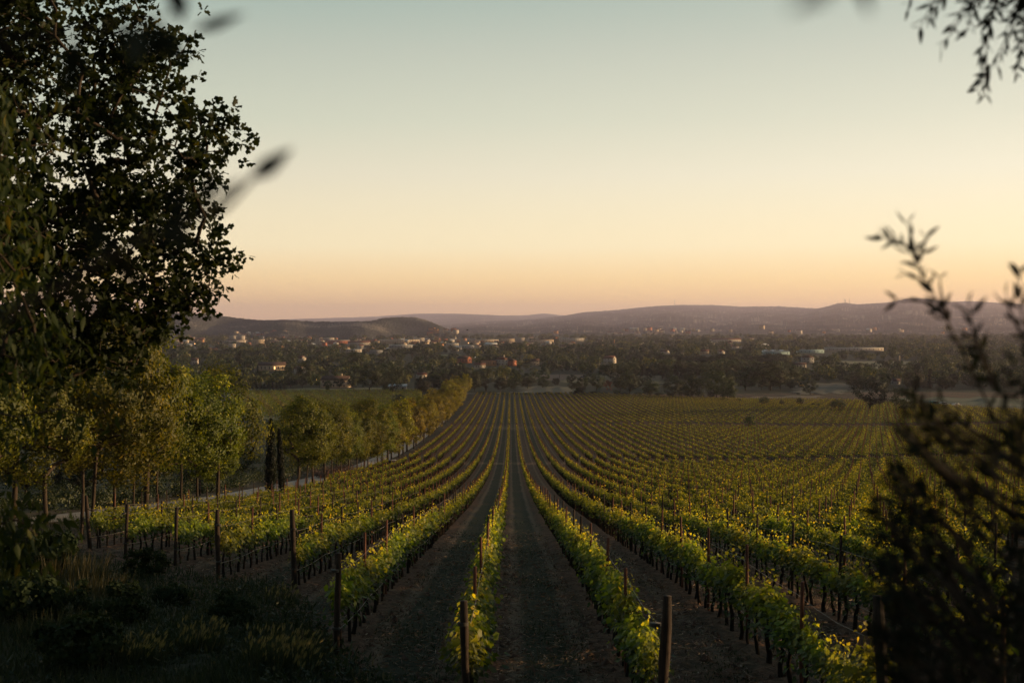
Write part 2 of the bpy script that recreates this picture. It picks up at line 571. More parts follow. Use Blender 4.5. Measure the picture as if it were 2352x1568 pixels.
ROAD = [(-34, 42), (-29.5, 60), (-27.6, 76), (-26.6, 100), (-26.1, 140), (-25.8, 190), (-25.5, 250), (-25.3, 330), (-25.6, 420), (-26.2, 520), (-27, 620), (-28, 735)]
strip('road', ROAD, 4.2, M_road, 0.06)
strip('path', [(-29.5, 742), (-22, 738), (-15, 741), (-6, 748), (10, 760)], 3.0, M_road, 0.10)


def field(u0, u1, v0, v1, a, b, name='field', sc=0.3, st=(1, 1, 1)):
    """a flat cropped patch of the valley floor"""
    x0, y0, _ = at(u0, v1)
    x1 = at(u1, v1)[0]
    x2, y1, _ = at(u0, v0)
    x3 = at(u1, v0)[0]
    n = 14
    g = Geo()
    V = []
    for i in range(n + 1):
        y = y0 + (y1 - y0) * i / n
        a0, a1 = x0 + (x2 - x0) * i / n, x1 + (x3 - x1) * i / n
        for j in range(n + 1):
            x = a0 + (a1 - a0) * j / n
            V.append((x + 3 * math.sin(i * 1.7), y + 6 * math.sin(j * 1.3), float(zg(x, y)) + 0.12))
    f = [(i * (n + 1) + j, i * (n + 1) + j + 1, (i + 1) * (n + 1) + j + 1, (i + 1) * (n + 1) + j) for i in range(n) for j in range(n)]
    g.add(V, f)
    m = rough_mat(name + '_soil', tuple(1.45 * c for c in a), tuple(1.45 * c for c in b), sc, 0.95, stretch=st)
    return tag(g.build(name, m), kind='structure')


FIELDS = [(1157, 1338, 860, 874), (1290, 1520, 862, 880), (1192, 1320, 887, 904), (1665, 1920, 913, 931), (1825, 1960, 880, 906), (1930, 2110, 829, 850), (1800, 1830, 853, 868),
          (540, 960, 894, 962), (1560, 1700, 900, 912), (1010, 1060, 815, 819), (1100, 1180, 897, 906)]
field(1157, 1338, 860, 874, (0.060, 0.036, 0.024), (0.105, 0.066, 0.045))
field(1290, 1520, 862, 880, (0.055, 0.050, 0.026), (0.10, 0.09, 0.045), sc=0.2, st=(4, 0.4, 1))
field(1192, 1320, 887, 904, (0.06, 0.055, 0.034), (0.11, 0.095, 0.06), sc=0.06)
field(1665, 1920, 913, 931, (0.10, 0.065, 0.042), (0.16, 0.12, 0.075), sc=0.05, st=(0.3, 1, 1))
field(1825, 1960, 880, 906, (0.065, 0.055, 0.035), (0.11, 0.09, 0.06), sc=0.05)
field(1930, 2110, 829, 850, (0.11, 0.10, 0.05), (0.17, 0.15, 0.08), sc=0.02)
field(1800, 1830, 853, 868, (0.09, 0.06, 0.04), (0.15, 0.10, 0.07), sc=0.05)
field(530, 960, 894, 962, (0.070, 0.072, 0.034), (0.125, 0.12, 0.055), sc=0.08, st=(0.4, 1.5, 1))
field(1010, 1060, 814, 819, (0.08, 0.09, 0.04), (0.12, 0.13, 0.06), sc=0.02)
field(2050, 2352, 915, 940, (0.05, 0.055, 0.03), (0.09, 0.09, 0.05), sc=0.05)

M_hill = leaf_mat('hill_wood', (0.040, 0.048, 0.042), (0.110, 0.105, 0.092), (0.23, 0.20, 0.16), trans=0.0, rough=1.0, spec=0.0, objvar=0)


def fbm(X, Y, seed, octs):
    """sum of sines with random directions: cheap rolling relief"""
    r = np.random.default_rng(seed)
    Z = np.zeros_like(X)
    for wl, amp in octs:
        for _ in range(5):
            a = r.random() * 2 * math.pi
            k = 2 * math.pi / (wl * r.uniform(0.7, 1.4))
            Z += amp / 5 * 1.6 * np.sin(k * (X * math.cos(a) + Y * math.sin(a)) + r.random() * 6.28)
    return Z


def hill(name, crest, d0, d1, d2, base=-41.0, seed=1, bump=6.0, nu=760, nr=64):
    """wooded ridge: the crest line (photo u, v) stands at distance d1, its foot at d0, its back at d2"""
    u = np.linspace(crest[0][0], crest[-1][0], nu)
    cu = np.array([c[0] for c in crest], float)
    cv = np.array([c[1] for c in crest], float)
    v = np.interp(u, cu, cv)
    k = np.ones(15) / 15
    v[7:-7] = np.convolve(v, k, 'valid')
    r = np.concatenate([np.linspace(d0, d1, nr), np.linspace(d1, d2, nr // 3)[1:]])
    U, Rr = np.meshgrid(u, r)
    wob = 1 + 0.05 * np.sin(U * 0.012 + seed) + 0.03 * np.sin(U * 0.031 + 2 * seed)
    X = (U - VPX) / F * Rr * wob
    Y = Rr * wob
    zc = (HZ - v)[None, :] / F * Y
    s = np.where(Rr <= d1, (Rr - d0) / (d1 - d0), 1 - (Rr - d1) / (d2 - d1))
    s = np.clip(s, 0, 1) ** 0.9
    prof = s * s * (3 - 2 * s) * 0.45 + s * 0.55
    Z = base - 1 + (zc - base) * prof
    amp = np.sin(np.clip(s, 0, 1) * math.pi) * np.clip((zc - base) / 60, 0, 1.6)
    Z += fbm(X, Y, seed, [(900, 9), (380, 6)]) * amp * (.45 if d1 < 5000 else 1.5)
    rr = np.random.default_rng(seed)
    trees = (fbm(X, Y, seed + 9, [(60, 0.6), (28, 0.5)]) + rr.normal(0, 0.5, Z.shape)) * bump * np.clip(s * 6, 0, 1)
    Z += trees * 0.35
    g = Geo()
    n, m = U.shape
    i = np.arange(n - 1)[:, None] * m
    j = np.arange(m - 1)[None, :]
    patch = np.clip(0.38 + 0.34 * fbm(X, Y, seed + 5, [(700, 1.0), (250, 0.8), (90, 0.5)]) + rr.normal(0, 0.12, Z.shape), 0, 1)
    patch = np.where(patch > 0.80, 1.0, patch * 0.85)
    g.add(np.stack([X, Y, Z], -1).reshape(-1, 3), np.stack([i + j, i + j + 1, i + m + j + 1, i + m + j], -1).reshape(-1, 4), patch[:-1, :-1].reshape(-1))
    return tag(g.build(name, M_hill), kind='structure')


hill('hill', [(-200, 735), (60, 728), (220, 728), (300, 722), (370, 717), (420, 718), (480, 721), (540, 729), (600, 735), (660, 734), (720, 738), (790, 738), (850, 737), (882, 729), (940, 727), (965, 730),
              (1000, 742), (1040, 761), (1070, 771), (1100, 776)], 3700, 4500, 5400, seed=2, bump=5)
hill('hill', [(300, 742), (560, 736), (700, 732), (760, 730), (860, 727), (960, 720), (1050, 720), (1150, 724), (1205, 724), (1250, 719), (1290, 724), (1400, 728), (1600, 732)], 14000, 27000, 31000, seed=4, bump=14)
hill('hill', [(880, 771), (960, 752), (1080, 738), (1180, 736), (1290, 726), (1340, 717), (1400, 713), (1500, 703), (1560, 700), (1640, 700), (1700, 704), (1790, 703), (1870, 708), (2000, 712), (2200, 720)],
     5300, 19000, 23000, seed=7, bump=14)
hill('hill', [(1640, 768), (1740, 741), (1869, 710), (1899, 704), (1919, 697), (1942, 694), (1966, 699), (2045, 694), (2088, 684), (2132, 686), (2176, 693), (2234, 691), (2307, 696), (2352, 699), (2600, 704), (2900, 715)],
     5000, 15500, 19000, seed=11, bump=12)

# ------------------------------------------------------------------ vineyard
SP = 2.6                                   # row spacing
ROW_X = [-0.6 + SP * k for k in range(-8, 96)]
ENDS = {-8: 232, -7: 56, -6: 49.3, -5: 45.2, -4: 42.0, -3: 36.8, -2: 34.4, -1: 23.5, 0: 17.5, 1: 17.3, 2: 15.6}


def row_start(k):
    return ENDS.get(k, 14.0)


def row_far(x):
    return float(np.interp(x, [-60, 35, 90, 157, 208, 260], [724, 722, 686, 620, 520, 440]))


GAPS = [(229.0, 236.5), (411.0, 424.0)]


def row_segments(k):
    x = ROW_X[k + 8]
    y0, y1 = row_start(k), row_far(x)
    if k == -8:
        return [(150.0, 222.0)]
    segs, a = [], y0
    for g0, g1 in GAPS:
        s0, s1 = g0 - 0.10 * x + (6 if k < -5 else 0) * 0, g1 - 0.10 * x
        if a < s0:
            segs.append((a, s0))
        a = max(a, s1)
    segs.append((a, y1))
    return segs


ROWNAME = {0: 'row just left of the centre lane', 1: 'row just right of the centre lane'}
for k in range(2, 40):
    ROWNAME[k] = ORD[k - 1] + ' row right of the centre lane'
for k in range(-8, 0):
    ROWNAME[k] = ORD[-k] + ' row left of the centre lane'


def vine_leaf_points(n, r, y0=-0.5, y1=0.5, wide=.135):
    y = r.uniform(y0, y1, n)
    h = r.beta(1.6, 1.5, n)
    z = 0.80 + 0.46 * h
    x = r.normal(0, 1, n) * (wide - 0.05 * h)
    tall = r.random(n) < 0.075
    z = np.where(tall, r.uniform(1.25, 1.58, n), z)
    x = np.where(tall, r.normal(0, 0.07, n), x)
    low = r.random(n) < 0.05
    z = np.where(low, r.uniform(0.4, 0.75, n), z)
    return np.stack([x, y, z], -1)


def vine_variant(seed):
    r = np.random.default_rng(seed)
    tr = Geo()
    n = 7
    zz = np.linspace(-0.06, 0.80, n)
    wob = np.cumsum(r.normal(0, 0.018, (n, 2)), 0)
    pts = np.column_stack([wob[:, 0], wob[:, 1], zz])
    tube(tr, pts, np.linspace(0.042, 0.026, n) * r.uniform(0.85, 1.2), 6)
    top = pts[-1]
    for s in (-1, 1):
        tube(tr, [top, top + (r.normal(0, .01), 0.2 * s, 0.05), top + (r.normal(0, .02), 0.46 * s, 0.04)], [0.022, 0.016, 0.010], 5)
    fo = Geo()
    sh = r.integers(7, 10)
    for _ in range(sh):                      # green shoots
        b = np.array([r.normal(0, 0.03), r.uniform(-0.45, 0.45), 0.84])
        e = b + (r.normal(0, 0.10), r.normal(0, 0.10), r.uniform(0.35, 0.62))
        tube(fo, [b, (b + e) / 2 + (r.normal(0, .02), 0, 0.02), e], [0.006, 0.005, 0.003], 3, 0.7, False)
    C = vine_leaf_points(r.integers(230, 320), r)
    n = len(C)
    outw = np.column_stack([np.sign(C[:, 0]) * r.uniform(0.3, 1, n), r.normal(0, 0.6, n), r.normal(-0.35, 0.5, n)])
    up = np.column_stack([np.sign(C[:, 0]) * 0.7 + r.normal(0, 0.4, n), r.normal(0, 0.4, n), np.abs(r.normal(0.8, 0.4, n))])
    L = r.uniform(0.058, 0.122, n) * np.where(C[:, 2] > 1.3, 0.6, 1.0)
    tint = np.clip(r.normal(0.36, 0.18, n) + (C[:, 2] - 1.05) * 1.3, 0, 1)      # paler young tips; sunlit top and shaded lower canopy also painted in
    leaves(fo, C, outw, L, L * 1.0, 0.25, tint, r, 'vine', up)
    return tr.mesh('trunk', M_vinewood, True), fo.mesh('foliage', M_vine)


VV = [vine_variant(100 + i) for i in range(8)]
cand = []
for k in range(-7, 30):
    x = ROW_X[k + 8]
    y = row_start(k) + 0.75
    i = 0
    while y < 60:
        u = VPX + F * x / y
        if 60 < u < 2300 and HZ + F * (-(zg(x, y) + 1.4)) / y < 1568:
            cand.append((math.hypot(x, y), k, i, x, y))
        y += 0.92
        i += 1
cand.sort()
NEAR_VINES = set()
vine_end = {}
for dist, k, i, x, y in cand[:300]:
    t_, f_ = VV[(i * 5 + k * 3) % 8]
    jit = random.uniform(-0.06, 0.06)
    e = link('grapevine', None, loc=(x + jit * 0.4, y + jit, float(zg(x, y))), rotz=random.choice((0, math.pi)) + random.uniform(-.06, .06), scale=(random.uniform(.8, 1.25), random.uniform(.9, 1.08), random.uniform(.84, 1.14)))
    tag(e, f'{ORD[i]} grapevine from the near end, {ROWNAME[k]}', 'grapevine', 'grapevines in the near rows')
    link('trunk', t_, e)
    link('foliage', f_, e)
    NEAR_VINES.add((k, i))
    vine_end[k] = max(vine_end.get(k, 0), i)

# every vine beyond: one mass, coarser with distance
g = Geo()
gt = Geo()
POSTS = []
for k in range(-8, 96):
    x = ROW_X[k + 8]
    for (a, b) in row_segments(k):
        if b <= a + 3:
            continue
        # posts
        first = True
        y = a
        while y < b:
            POSTS.append((math.hypot(x, y), k, x, y, first or y + 5.4 > b))
            first = False
            y += 4.7
        # leaves of the stuff part
        y0 = a + 0.3
        if k in vine_end and a < 60:
            y0 = row_start(k) + 0.75 + (vine_end[k] + 0.5) * 0.92
        for (c0, c1, per, size) in ((0, 55, 190, .115), (55, 95, 120, .13), (95, 160, 70, .165), (160, 260, 44, .20), (260, 430, 26, .24), (430, 800, 16, .29)):
            s0, s1 = max(y0, c0), min(b - 0.3, c1)
            if s1 <= s0:
                continue
            # keep what lies near the picture
            lo = max(s0, (abs(x) - 14) / 0.46)
            if lo >= s1:
                continue
            n = int((s1 - lo) * per)
            C = vine_leaf_points(n, rng, 0, 1, .135 if c1 <= 95 else .115)
            C[:, 1] = rng.uniform(lo, s1, n)
            # patchy vigour along the row, a few missing plants
            cellr = ((np.sin(np.floor(C[:, 1] / .92) * 12.9898 + k * 78.233) * 43758.5453) % 1 + 1) % 1
            vig = np.clip(0.45 + 0.35 * np.sin(C[:, 1] * 0.9 + k * 2.3) * np.sin(C[:, 1] * 0.37 + k) + .5 * (cellr - .4) - (cellr < .06), 0, 1)
            keep = rng.random(n) < 0.25 + 0.85 * vig
            C = C[keep]
            n = len(C)
            C[:, 2] = C[:, 2] * (0.93 + 0.12 * np.sin(C[:, 1] * 0.53 + 1.7 * k))
            C[:, 0] += x + 0.05 * np.sin(C[:, 1] * 0.21 + k)
            hz = C[:, 2].copy()
            C[:, 2] += zg(C[:, 0], C[:, 1])
            sx = np.sign(C[:, 0] - x)
            D = np.column_stack([sx * rng.uniform(.2, 1, n), rng.normal(0, .7, n), rng.normal(-.2, .5, n)])
            up = np.column_stack([sx * .6 + rng.normal(0, .5, n), rng.normal(0, .5, n), np.abs(rng.normal(.8, .4, n))])
            L = rng.uniform(.7, 1.25, n) * size * np.where(hz > 1.32, .6, 1)
            tint = np.clip(rng.normal(.36, .18, n) + (hz - 1.05) * 1.3, 0, 1)  # tint by height paints in sunlit tops and shaded lower leaves
            leaves(g, C, D, L, L, .25, tint, rng, 'diamond', up)
            if c1 <= 260:                    # dark stems under the leaves
                yy = np.arange(lo, s1, 0.92 if c1 < 100 else 1.3)
                m = len(yy)
                xx = np.full(m, x)
                zz = zg(xx, yy)
                w = .035 if c1 < 100 else .05
                V = np.stack([np.stack([xx + dx, yy + dy, zz + h], -1) for h in (-.05, .82) for dx, dy in ((-w, -w), (w, -w), (0, w))], 1)
                bb = np.arange(m)[:, None] * 6
                fs = np.concatenate([bb + np.array([q]) for q in ([0, 1, 4, 3], [1, 2, 5, 4], [2, 0, 3, 5])])
                gt.add(V.reshape(-1, 3), fs)
# the smaller vineyard beyond the avenue on the left: rows run across the view
bx = [at(u, v) for u, v in ((545, 958), (955, 930), (540, 897), (960, 897))]
for q in range(0, 92):
    s = q / 91
    y = 470 + 285 * s
    xa, xb = (530 - VPX) / F * y, (965 - VPX) / F * y
    xb = min(xb, -36)
    n = int((xb - xa) * 7)
    if n < 4:
        continue
    C = np.column_stack([rng.uniform(xa, xb, n), np.zeros(n), rng.uniform(.5, 1.35, n)])
    C[:, 1] = y + 0.16 * (C[:, 0] - xa) + rng.normal(0, .15, n)
    keep = rng.random(n) < .75
    C = C[keep]
    n = len(C)
    C[:, 2] += zg(C[:, 0], C[:, 1]) + .1
    leaves(g, C, rng.normal(size=(n, 3)), rng.uniform(.3, .6, n), .42, .2, np.clip(rng.normal(.5, .2, n), 0, 1), rng)
    for x in np.arange(xa + (q % 3), xb, 7.0):
        POSTS.append((9999, 99, x, y + 0.16 * (x - xa), False))
vs = g.build('grapevines', M_vine)
tag(vs, 'leafy grapevine rows filling the vineyard slope beyond the nearest vines', 'vineyard', None, 'stuff')
st = gt.build('vine_stems', M_vinewood, vs)
tag(st, kind='stuff')


def post_variant(seed, h, r0, sides, lean):
    r = np.random.default_rng(seed)
    g = Geo()
    n = 6
    z = np.linspace(-.15, h, n)
    pts = np.column_stack([lean * z / h + np.cumsum(r.normal(0, .006, n)), np.cumsum(r.normal(0, .006, n)), z])
    rr = r0 * (1 + r.normal(0, .10, n))
    rr[-1] *= 0.9
    tube(g, pts, rr, sides)
    return g


END_POSTS = [post_variant(40 + i, 1.95 + .1 * (i % 3), .060 + .007 * (i % 3), 9, [.07, -.12, .16, -.05][i % 4]).mesh('end_post', M_post, True) for i in range(4)]
WRAPS = []
for zw in (.56, 1.62):
    gw_ = Geo()
    for q in range(3):
        tube(gw_, [(.07 * zw / 2, 0, zw + .016 * q), (.07 * zw / 2, 0, zw + .016 * q + .009)], .080, 10)
    WRAPS.append(gw_.mesh('wire_wrap', M_dullwire))
STAKES = [post_variant(60 + i, 1.86 + .06 * (i % 3), .035, 5, [.02, -.04, .05][i % 3]).mesh('stake', M_stake if i != 1 else M_post, True) for i in range(3)]
POSTS = [p for p in POSTS if p[1] == 99 or 30 < VPX + F * p[2] / p[3] < 2330 + 60 * (p[3] > 100)]
POSTS.sort(key=lambda p: p[0])
num = {}
for i, (d, k, x, y, is_end) in enumerate(POSTS[:290]):
    j = num.get(k, 0)
    num[k] = j + 1
    big = is_end and y < 60
    if big:
        o = link('end_post', END_POSTS[k % 4], loc=(x, y, float(zg(x, y))), rotz=random.uniform(0, 6))
        tag(o, f'thick wooden end post at the near end, {ROWNAME[k]}', 'post', 'wooden end posts of the vine rows')
        for wm in WRAPS:
            link('wire_wrap', wm, o)
    else:
        o = link('trellis_stake', STAKES[(i * 7 + k) % 3], loc=(x, y, float(zg(x, y))), rotz=random.uniform(0, 6))
        tag(o, f'thin trellis stake, {ORD[j]} from the near end, {ROWNAME[k]}', 'stake', 'thin stakes holding the trellis wires')
gp = Geo()
rest = np.array([(p[2], p[3]) for p in POSTS[290:]])
n = len(rest)
zz = zg(rest[:, 0], rest[:, 1])
w = np.where(rest[:, 1] > 250, .06, .036)
hh = rng.uniform(1.75, 1.98, n)
ln = rng.normal(0, .03, n)
V = np.stack([np.stack([rest[:, 0] + dx * w + ln * s, rest[:, 1] + dy * w, zz + np.where(s > 0, hh, -.1)], -1) for s in (0, 1) for dx, dy in ((-1, -1), (1, -1), (1, 1), (-1, 1))], 1)
bb = np.arange(n)[:, None] * 8
fs = np.concatenate([bb + np.array([q]) for q in ([0, 1, 5, 4], [1, 2, 6, 5], [2, 3, 7, 6], [3, 0, 4, 7], [4, 5, 6, 7])])
gp.add(V.reshape(-1, 3), fs)
tag(gp.build('trellis_stakes', M_stake), 'thin trellis stakes standing in the more distant vine rows', 'stakes', None, 'stuff')

# wires and drip hoses of the near rows
for k in range(-6, 7):
    x = ROW_X[k + 8]
    a = row_start(k)
    y1 = a + (46 if k < 3 else 34)
    yy = np.arange(a, y1 + .1, 1.3)
    for nm, h, rr, m, lab in (('trellis_wire', 1.62, .0035, M_wire, 'thin bare upper trellis wire strung along the '), ('drip_hose', .56, .009, M_hose, 'pale drip hose hung low along the ')):
        if nm == 'drip_hose' and k > 3:
            continue
        sag = .05 * np.abs(np.sin((yy - a) / 5.2 * math.pi)) + .03 * np.sin(yy * .31 + k)
        g = Geo()
        P = np.column_stack([np.full(len(yy), x + .05), yy, zg(np.full(len(yy), x), yy) + h - sag])
        tube(g, P, rr, 4)
        tag(g.build(nm, m, smooth=True), lab + ROWNAME[k], 'wire' if nm == 'trellis_wire' else 'hose', nm.replace('_', ' ') + 's along the near rows')

# ------------------------------------------------------------------ ground cover
n = 150000
yy = 15.5 / (1 - rng.random(n) * (1 - 15.5 / 80))
uu = rng.uniform(-60, 2420, n)
xx = (uu - VPX) / F * yy
head = np.interp(xx, [-17, -13.6, -11, -8.4, -5.8, -3.2, -.6, 2, 4.6], [49, 45, 42, 37, 34, 23.5, 17.5, 17.3, 15.6])
rough_ground = (yy < head - .3) | (xx < -20)
ph = np.abs(((xx + .6) / SP + .5) % 1 - .5) * SP              # distance to the nearest row
noisev = np.sin(xx * 1.9 + np.sin(yy * .7)) * np.sin(yy * .55 + xx * .3) + rng.normal(0, .35, n)
keep = rough_ground | ((ph > .35) & (noisev > 0.45)) | (rng.random(n) < .08)
xx, yy, rough_ground, noisev = xx[keep], yy[keep], rough_ground[keep], noisev[keep]
n = len(xx)
hgt = np.where(rough_ground, rng.uniform(.10, .34, n) * (1 + .5 * np.clip(noisev, -1, 1)), rng.uniform(.03, .11, n))
C = np.column_stack([xx, yy, zg(xx, yy) - .01])
D = np.column_stack([rng.normal(0, .35, n), rng.normal(0, .35, n), np.ones(n)])
g = Geo()
leaves(g, C, D, hgt, .010 + .006 * yy / 20, .2, np.clip(rng.normal(.35, .25, n), 0, 1), rng)
tag(g.build('grass', M_grass), 'short dark grass and weeds between the rows and on the shaded headland', 'grass', None, 'stuff')

n = 70000
yy = 16 / (1 - rng.random(n) * (1 - 16 / 62))
k = rng.integers(-7, 12, n)
off = rng.normal(0, .16, n) + np.where(rng.random(n) < .5, -.62, .62)
xx = -.6 + SP * k + off
loose = rng.random(n) < .42
xx = np.where(loose, rng.uniform(-10, 12, n), xx)
keep = (yy > np.interp(xx, [-17, -13.6, -11, -8.4, -5.8, -3.2, -.6, 2], [48, 44, 41, 36, 32, 21, 16, 16])) & (np.abs(VPX + F * xx / yy - 1176) < 1250) & ((np.sin(yy * .8 + k * 2) + rng.normal(0, .5, n) > -.2) | loose)
xx, yy, off, loose = xx[keep], yy[keep], off[keep], loose[keep]
n = len(xx)
hp = np.where(loose, .02, .02 + .10 * rng.random(n) * np.exp(-((np.abs(off) - .62) / .22) ** 2))
C = np.column_stack([xx, yy, zg(xx, yy) + hp + .02])
D = np.column_stack([rng.normal(0, 1, n), rng.normal(0, 1, n), rng.normal(0, .25, n)])
g = Geo()
leaves(g, C, D, rng.uniform(.06, .22, n), .012 + .004 * yy / 20, .3, None, rng)
tag(g.build('straw', M_straw), 'reddish dry cuttings heaped along both sides of the vine rows', 'straw', None, 'stuff')


n = 60000                                    # broad-leaved weeds and bent blades on the headland
yy = 15.5 / (1 - rng.random(n) * (1 - 15.5 / 58))
uu = rng.uniform(-60, 1200, n)
xx = (uu - VPX) / F * yy
head = np.interp(xx, [-17, -13.6, -11, -8.4, -5.8, -3.2, -.6, 2, 4.6], [49, 45, 42, 37, 34, 23.5, 17.5, 17.3, 15.6])
patch = np.sin(xx * .9 + 1.3 * np.sin(yy * .33)) * np.sin(yy * .41 - xx * .5) + rng.normal(0, .35, n)
keep = (yy < head + .5) & (patch > -.1)
xx, yy, patch = xx[keep], yy[keep], patch[keep]
n = len(xx)
C = np.column_stack([xx, yy, zg(xx, yy) + rng.random(n) * (.10 + .22 * np.clip(patch, 0, 1))])
g = Geo()
leaves(g, C, rng.normal(size=(n, 3)) + (0, 0, .6), rng.uniform(.05, .22, n), rng.uniform(.018, .06, n), .25, np.clip(rng.normal(.4, .25, n), 0, 1), rng)
tag(g.build('weeds', M_grass), 'matted low weeds covering the dark headland in front of the rows', 'weeds', None, 'stuff')

n = 26000                                    # soil crumbs of the tilled strips
yy = 15.8 / (1 - rng.random(n) * (1 - 15.8 / 55))
k = rng.integers(-5, 9, n)
xx = -.6 + SP * k + rng.normal(0, .55, n)
keep = (yy > np.interp(xx, [-17, -13.6, -11, -8.4, -5.8, -3.2, -.6, 2], [48, 44, 41, 36, 32, 21, 15.8, 15.8])) & (np.abs(VPX + F * xx / yy - 1176) < 1230)
xx, yy = xx[keep], yy[keep]
n = len(xx)
rr = rng.gamma(2.0, .013, n) + .008
base = np.array([(1, 0, 0), (-.5, .87, 0), (-.5, -.87, 0), (0, 0, .9)])
V = base[None] * rr[:, None, None] * rng.uniform(.6, 1.4, (n, 4, 3)) + rng.normal(0, .3, (n, 4, 3)) * rr[:, None, None]
V += np.column_stack([xx, yy, zg(xx, yy) + .02])[:, None, :]
bb = np.arange(n)[:, None] * 4
g = Geo()
g.add(V.reshape(-1, 3), np.concatenate([bb + np.array([q]) for q in ([0, 1, 3], [1, 2, 3], [2, 0, 3])]))
tag(g.build('soil_crumbs', rough_mat('crumb_soil', (0.045, 0.024, 0.016), (0.17, 0.095, 0.062), 3, .95)), 'loose reddish soil crumbs lying along the vine rows', 'soil', None, 'stuff')


def grass_clump(name, label, cat, loc, r0, n, h, mat, heads=False, seed=1, spread=.25):
    r = np.random.default_rng(seed)
    g = Geo()
    a = r.random(n) * 6.283
    q = r0 * np.sqrt(r.random(n))
    C = np.column_stack([q * np.cos(a), q * np.sin(a) * .8, np.full(n, -.03)])
    D = np.column_stack([C[:, 0] * spread / r0 + r.normal(.12, .14, n), C[:, 1] * spread / r0 + r.normal(0, .14, n), np.ones(n)])
    H = r.uniform(.45, 1.0, n) * h
    e = link(name, None, loc=loc)
    tag(e, label, cat)
    leaves(g, C, D, H, .016, .2, None, r)
    g.build('blades', mat if not heads else M_grass, e)
    if heads:
        gh = Geo()
        m = n // 4
        tip = C[:m] + unit(D[:m]) * (H[:m] * 1.02)[:, None]
        for s in range(3):
            leaves(gh, tip, D[:m] + r.normal(0, .12, (m, 3)) + (0.25, 0, 0), r.uniform(.09, .16, m), .026, .5, None, r)
        gh.build('seed_heads', M_seed, e)
    return e


for i, (u, v, r0, n, h, m, hd, lab) in enumerate([
        (640, 1545, .55, 460, .75, M_grass, True, 'big clump of foxtail grass with pale furry heads leaning right, nearest the end post'),
        (455, 1500, .40, 260, .6, M_grass, True, 'smaller clump of foxtail grass left of the big foxtail clump'),
        (700, 1560, .25, 110, .55, M_grass, True, 'thin foxtail tuft just right of the big foxtail clump'),
        (645, 1395, .35, 150, .55, M_grass, True, 'few foxtail stalks in front of the reddish lit end post'),
        (165, 1345, .9, 380, 1.1, M_dry, False, 'tall stand of golden dry grass beside the drooping branch'),
        (225, 1375, .70, 260, .9, M_dry, False, 'second golden dry grass stand, lower, right of the tallest one'),
        (300, 1530, .5, 260, .6, M_grass, True, 'dim foxtail clump in the dark corner of the headland'),
        (120, 1470, .7, 420, .7, M_grass, False, 'dark weedy tuft low under the drooping leaves')]):
    x, y, z = at(u, v)
    grass_clump('foxtail_grass' if hd else 'tall_grass', lab, 'grass clump', (x, y, z), r0, n, h, m, hd, 300 + i)

# ------------------------------------------------------------------ trees


def skeleton(targets, root, r, power=2.3, tipr=.012):
    """joins every target to the nearest node nearer the root; radii add up towards the root"""
    nodes = [np.asarray(p, float) for p in root]
    par = [-1] + list(range(len(root) - 1))
    base = nodes[-1]
    order = np.argsort(np.linalg.norm(targets - nodes[len(nodes) // 2], axis=1))
    tips = []
    for i in order:
        P = np.array(nodes)
        d = np.linalg.norm(P - targets[i], axis=1)
        d = d + np.where(P[:, 2] > targets[i][2] + .3, .8, 0)
        d[0] += 50
        j = int(np.argmin(d))
        a, b = nodes[j], targets[i]
        midp = (a + b) / 2 + r.normal(0, .06, 3) * np.linalg.norm(b - a) + (0, 0, .08 * np.linalg.norm(b - a))
        nodes.append(midp)
        par.append(j)
        nodes.append(b)
        par.append(len(nodes) - 2)
        tips.append(len(nodes) - 1)
    w = np.zeros(len(nodes))
    for t in tips:
        w[t] += tipr ** power
    for i in range(len(nodes) - 1, 0, -1):
        w[par[i]] += w[i]
    return nodes, par, w ** (1 / power)


def bark_mesh(nodes, par, R, sides=6, rmax=9, minr=0.0):
    g = Geo()
    for i in range(1, len(nodes)):
        p = par[i]
        ra, rb = min(R[p], rmax), min(R[i], rmax)
        if rb < minr:
            continue
        if par[p] >= 0:
            ra = min(ra, rb * 1.5)
        s = sides if rb > .04 else 4 if rb > .015 else 3
        tube(g, [nodes[p], (nodes[p] + nodes[i]) / 2, nodes[i]], [ra, (ra + rb) / 2, rb], s, .5, False)
    return g


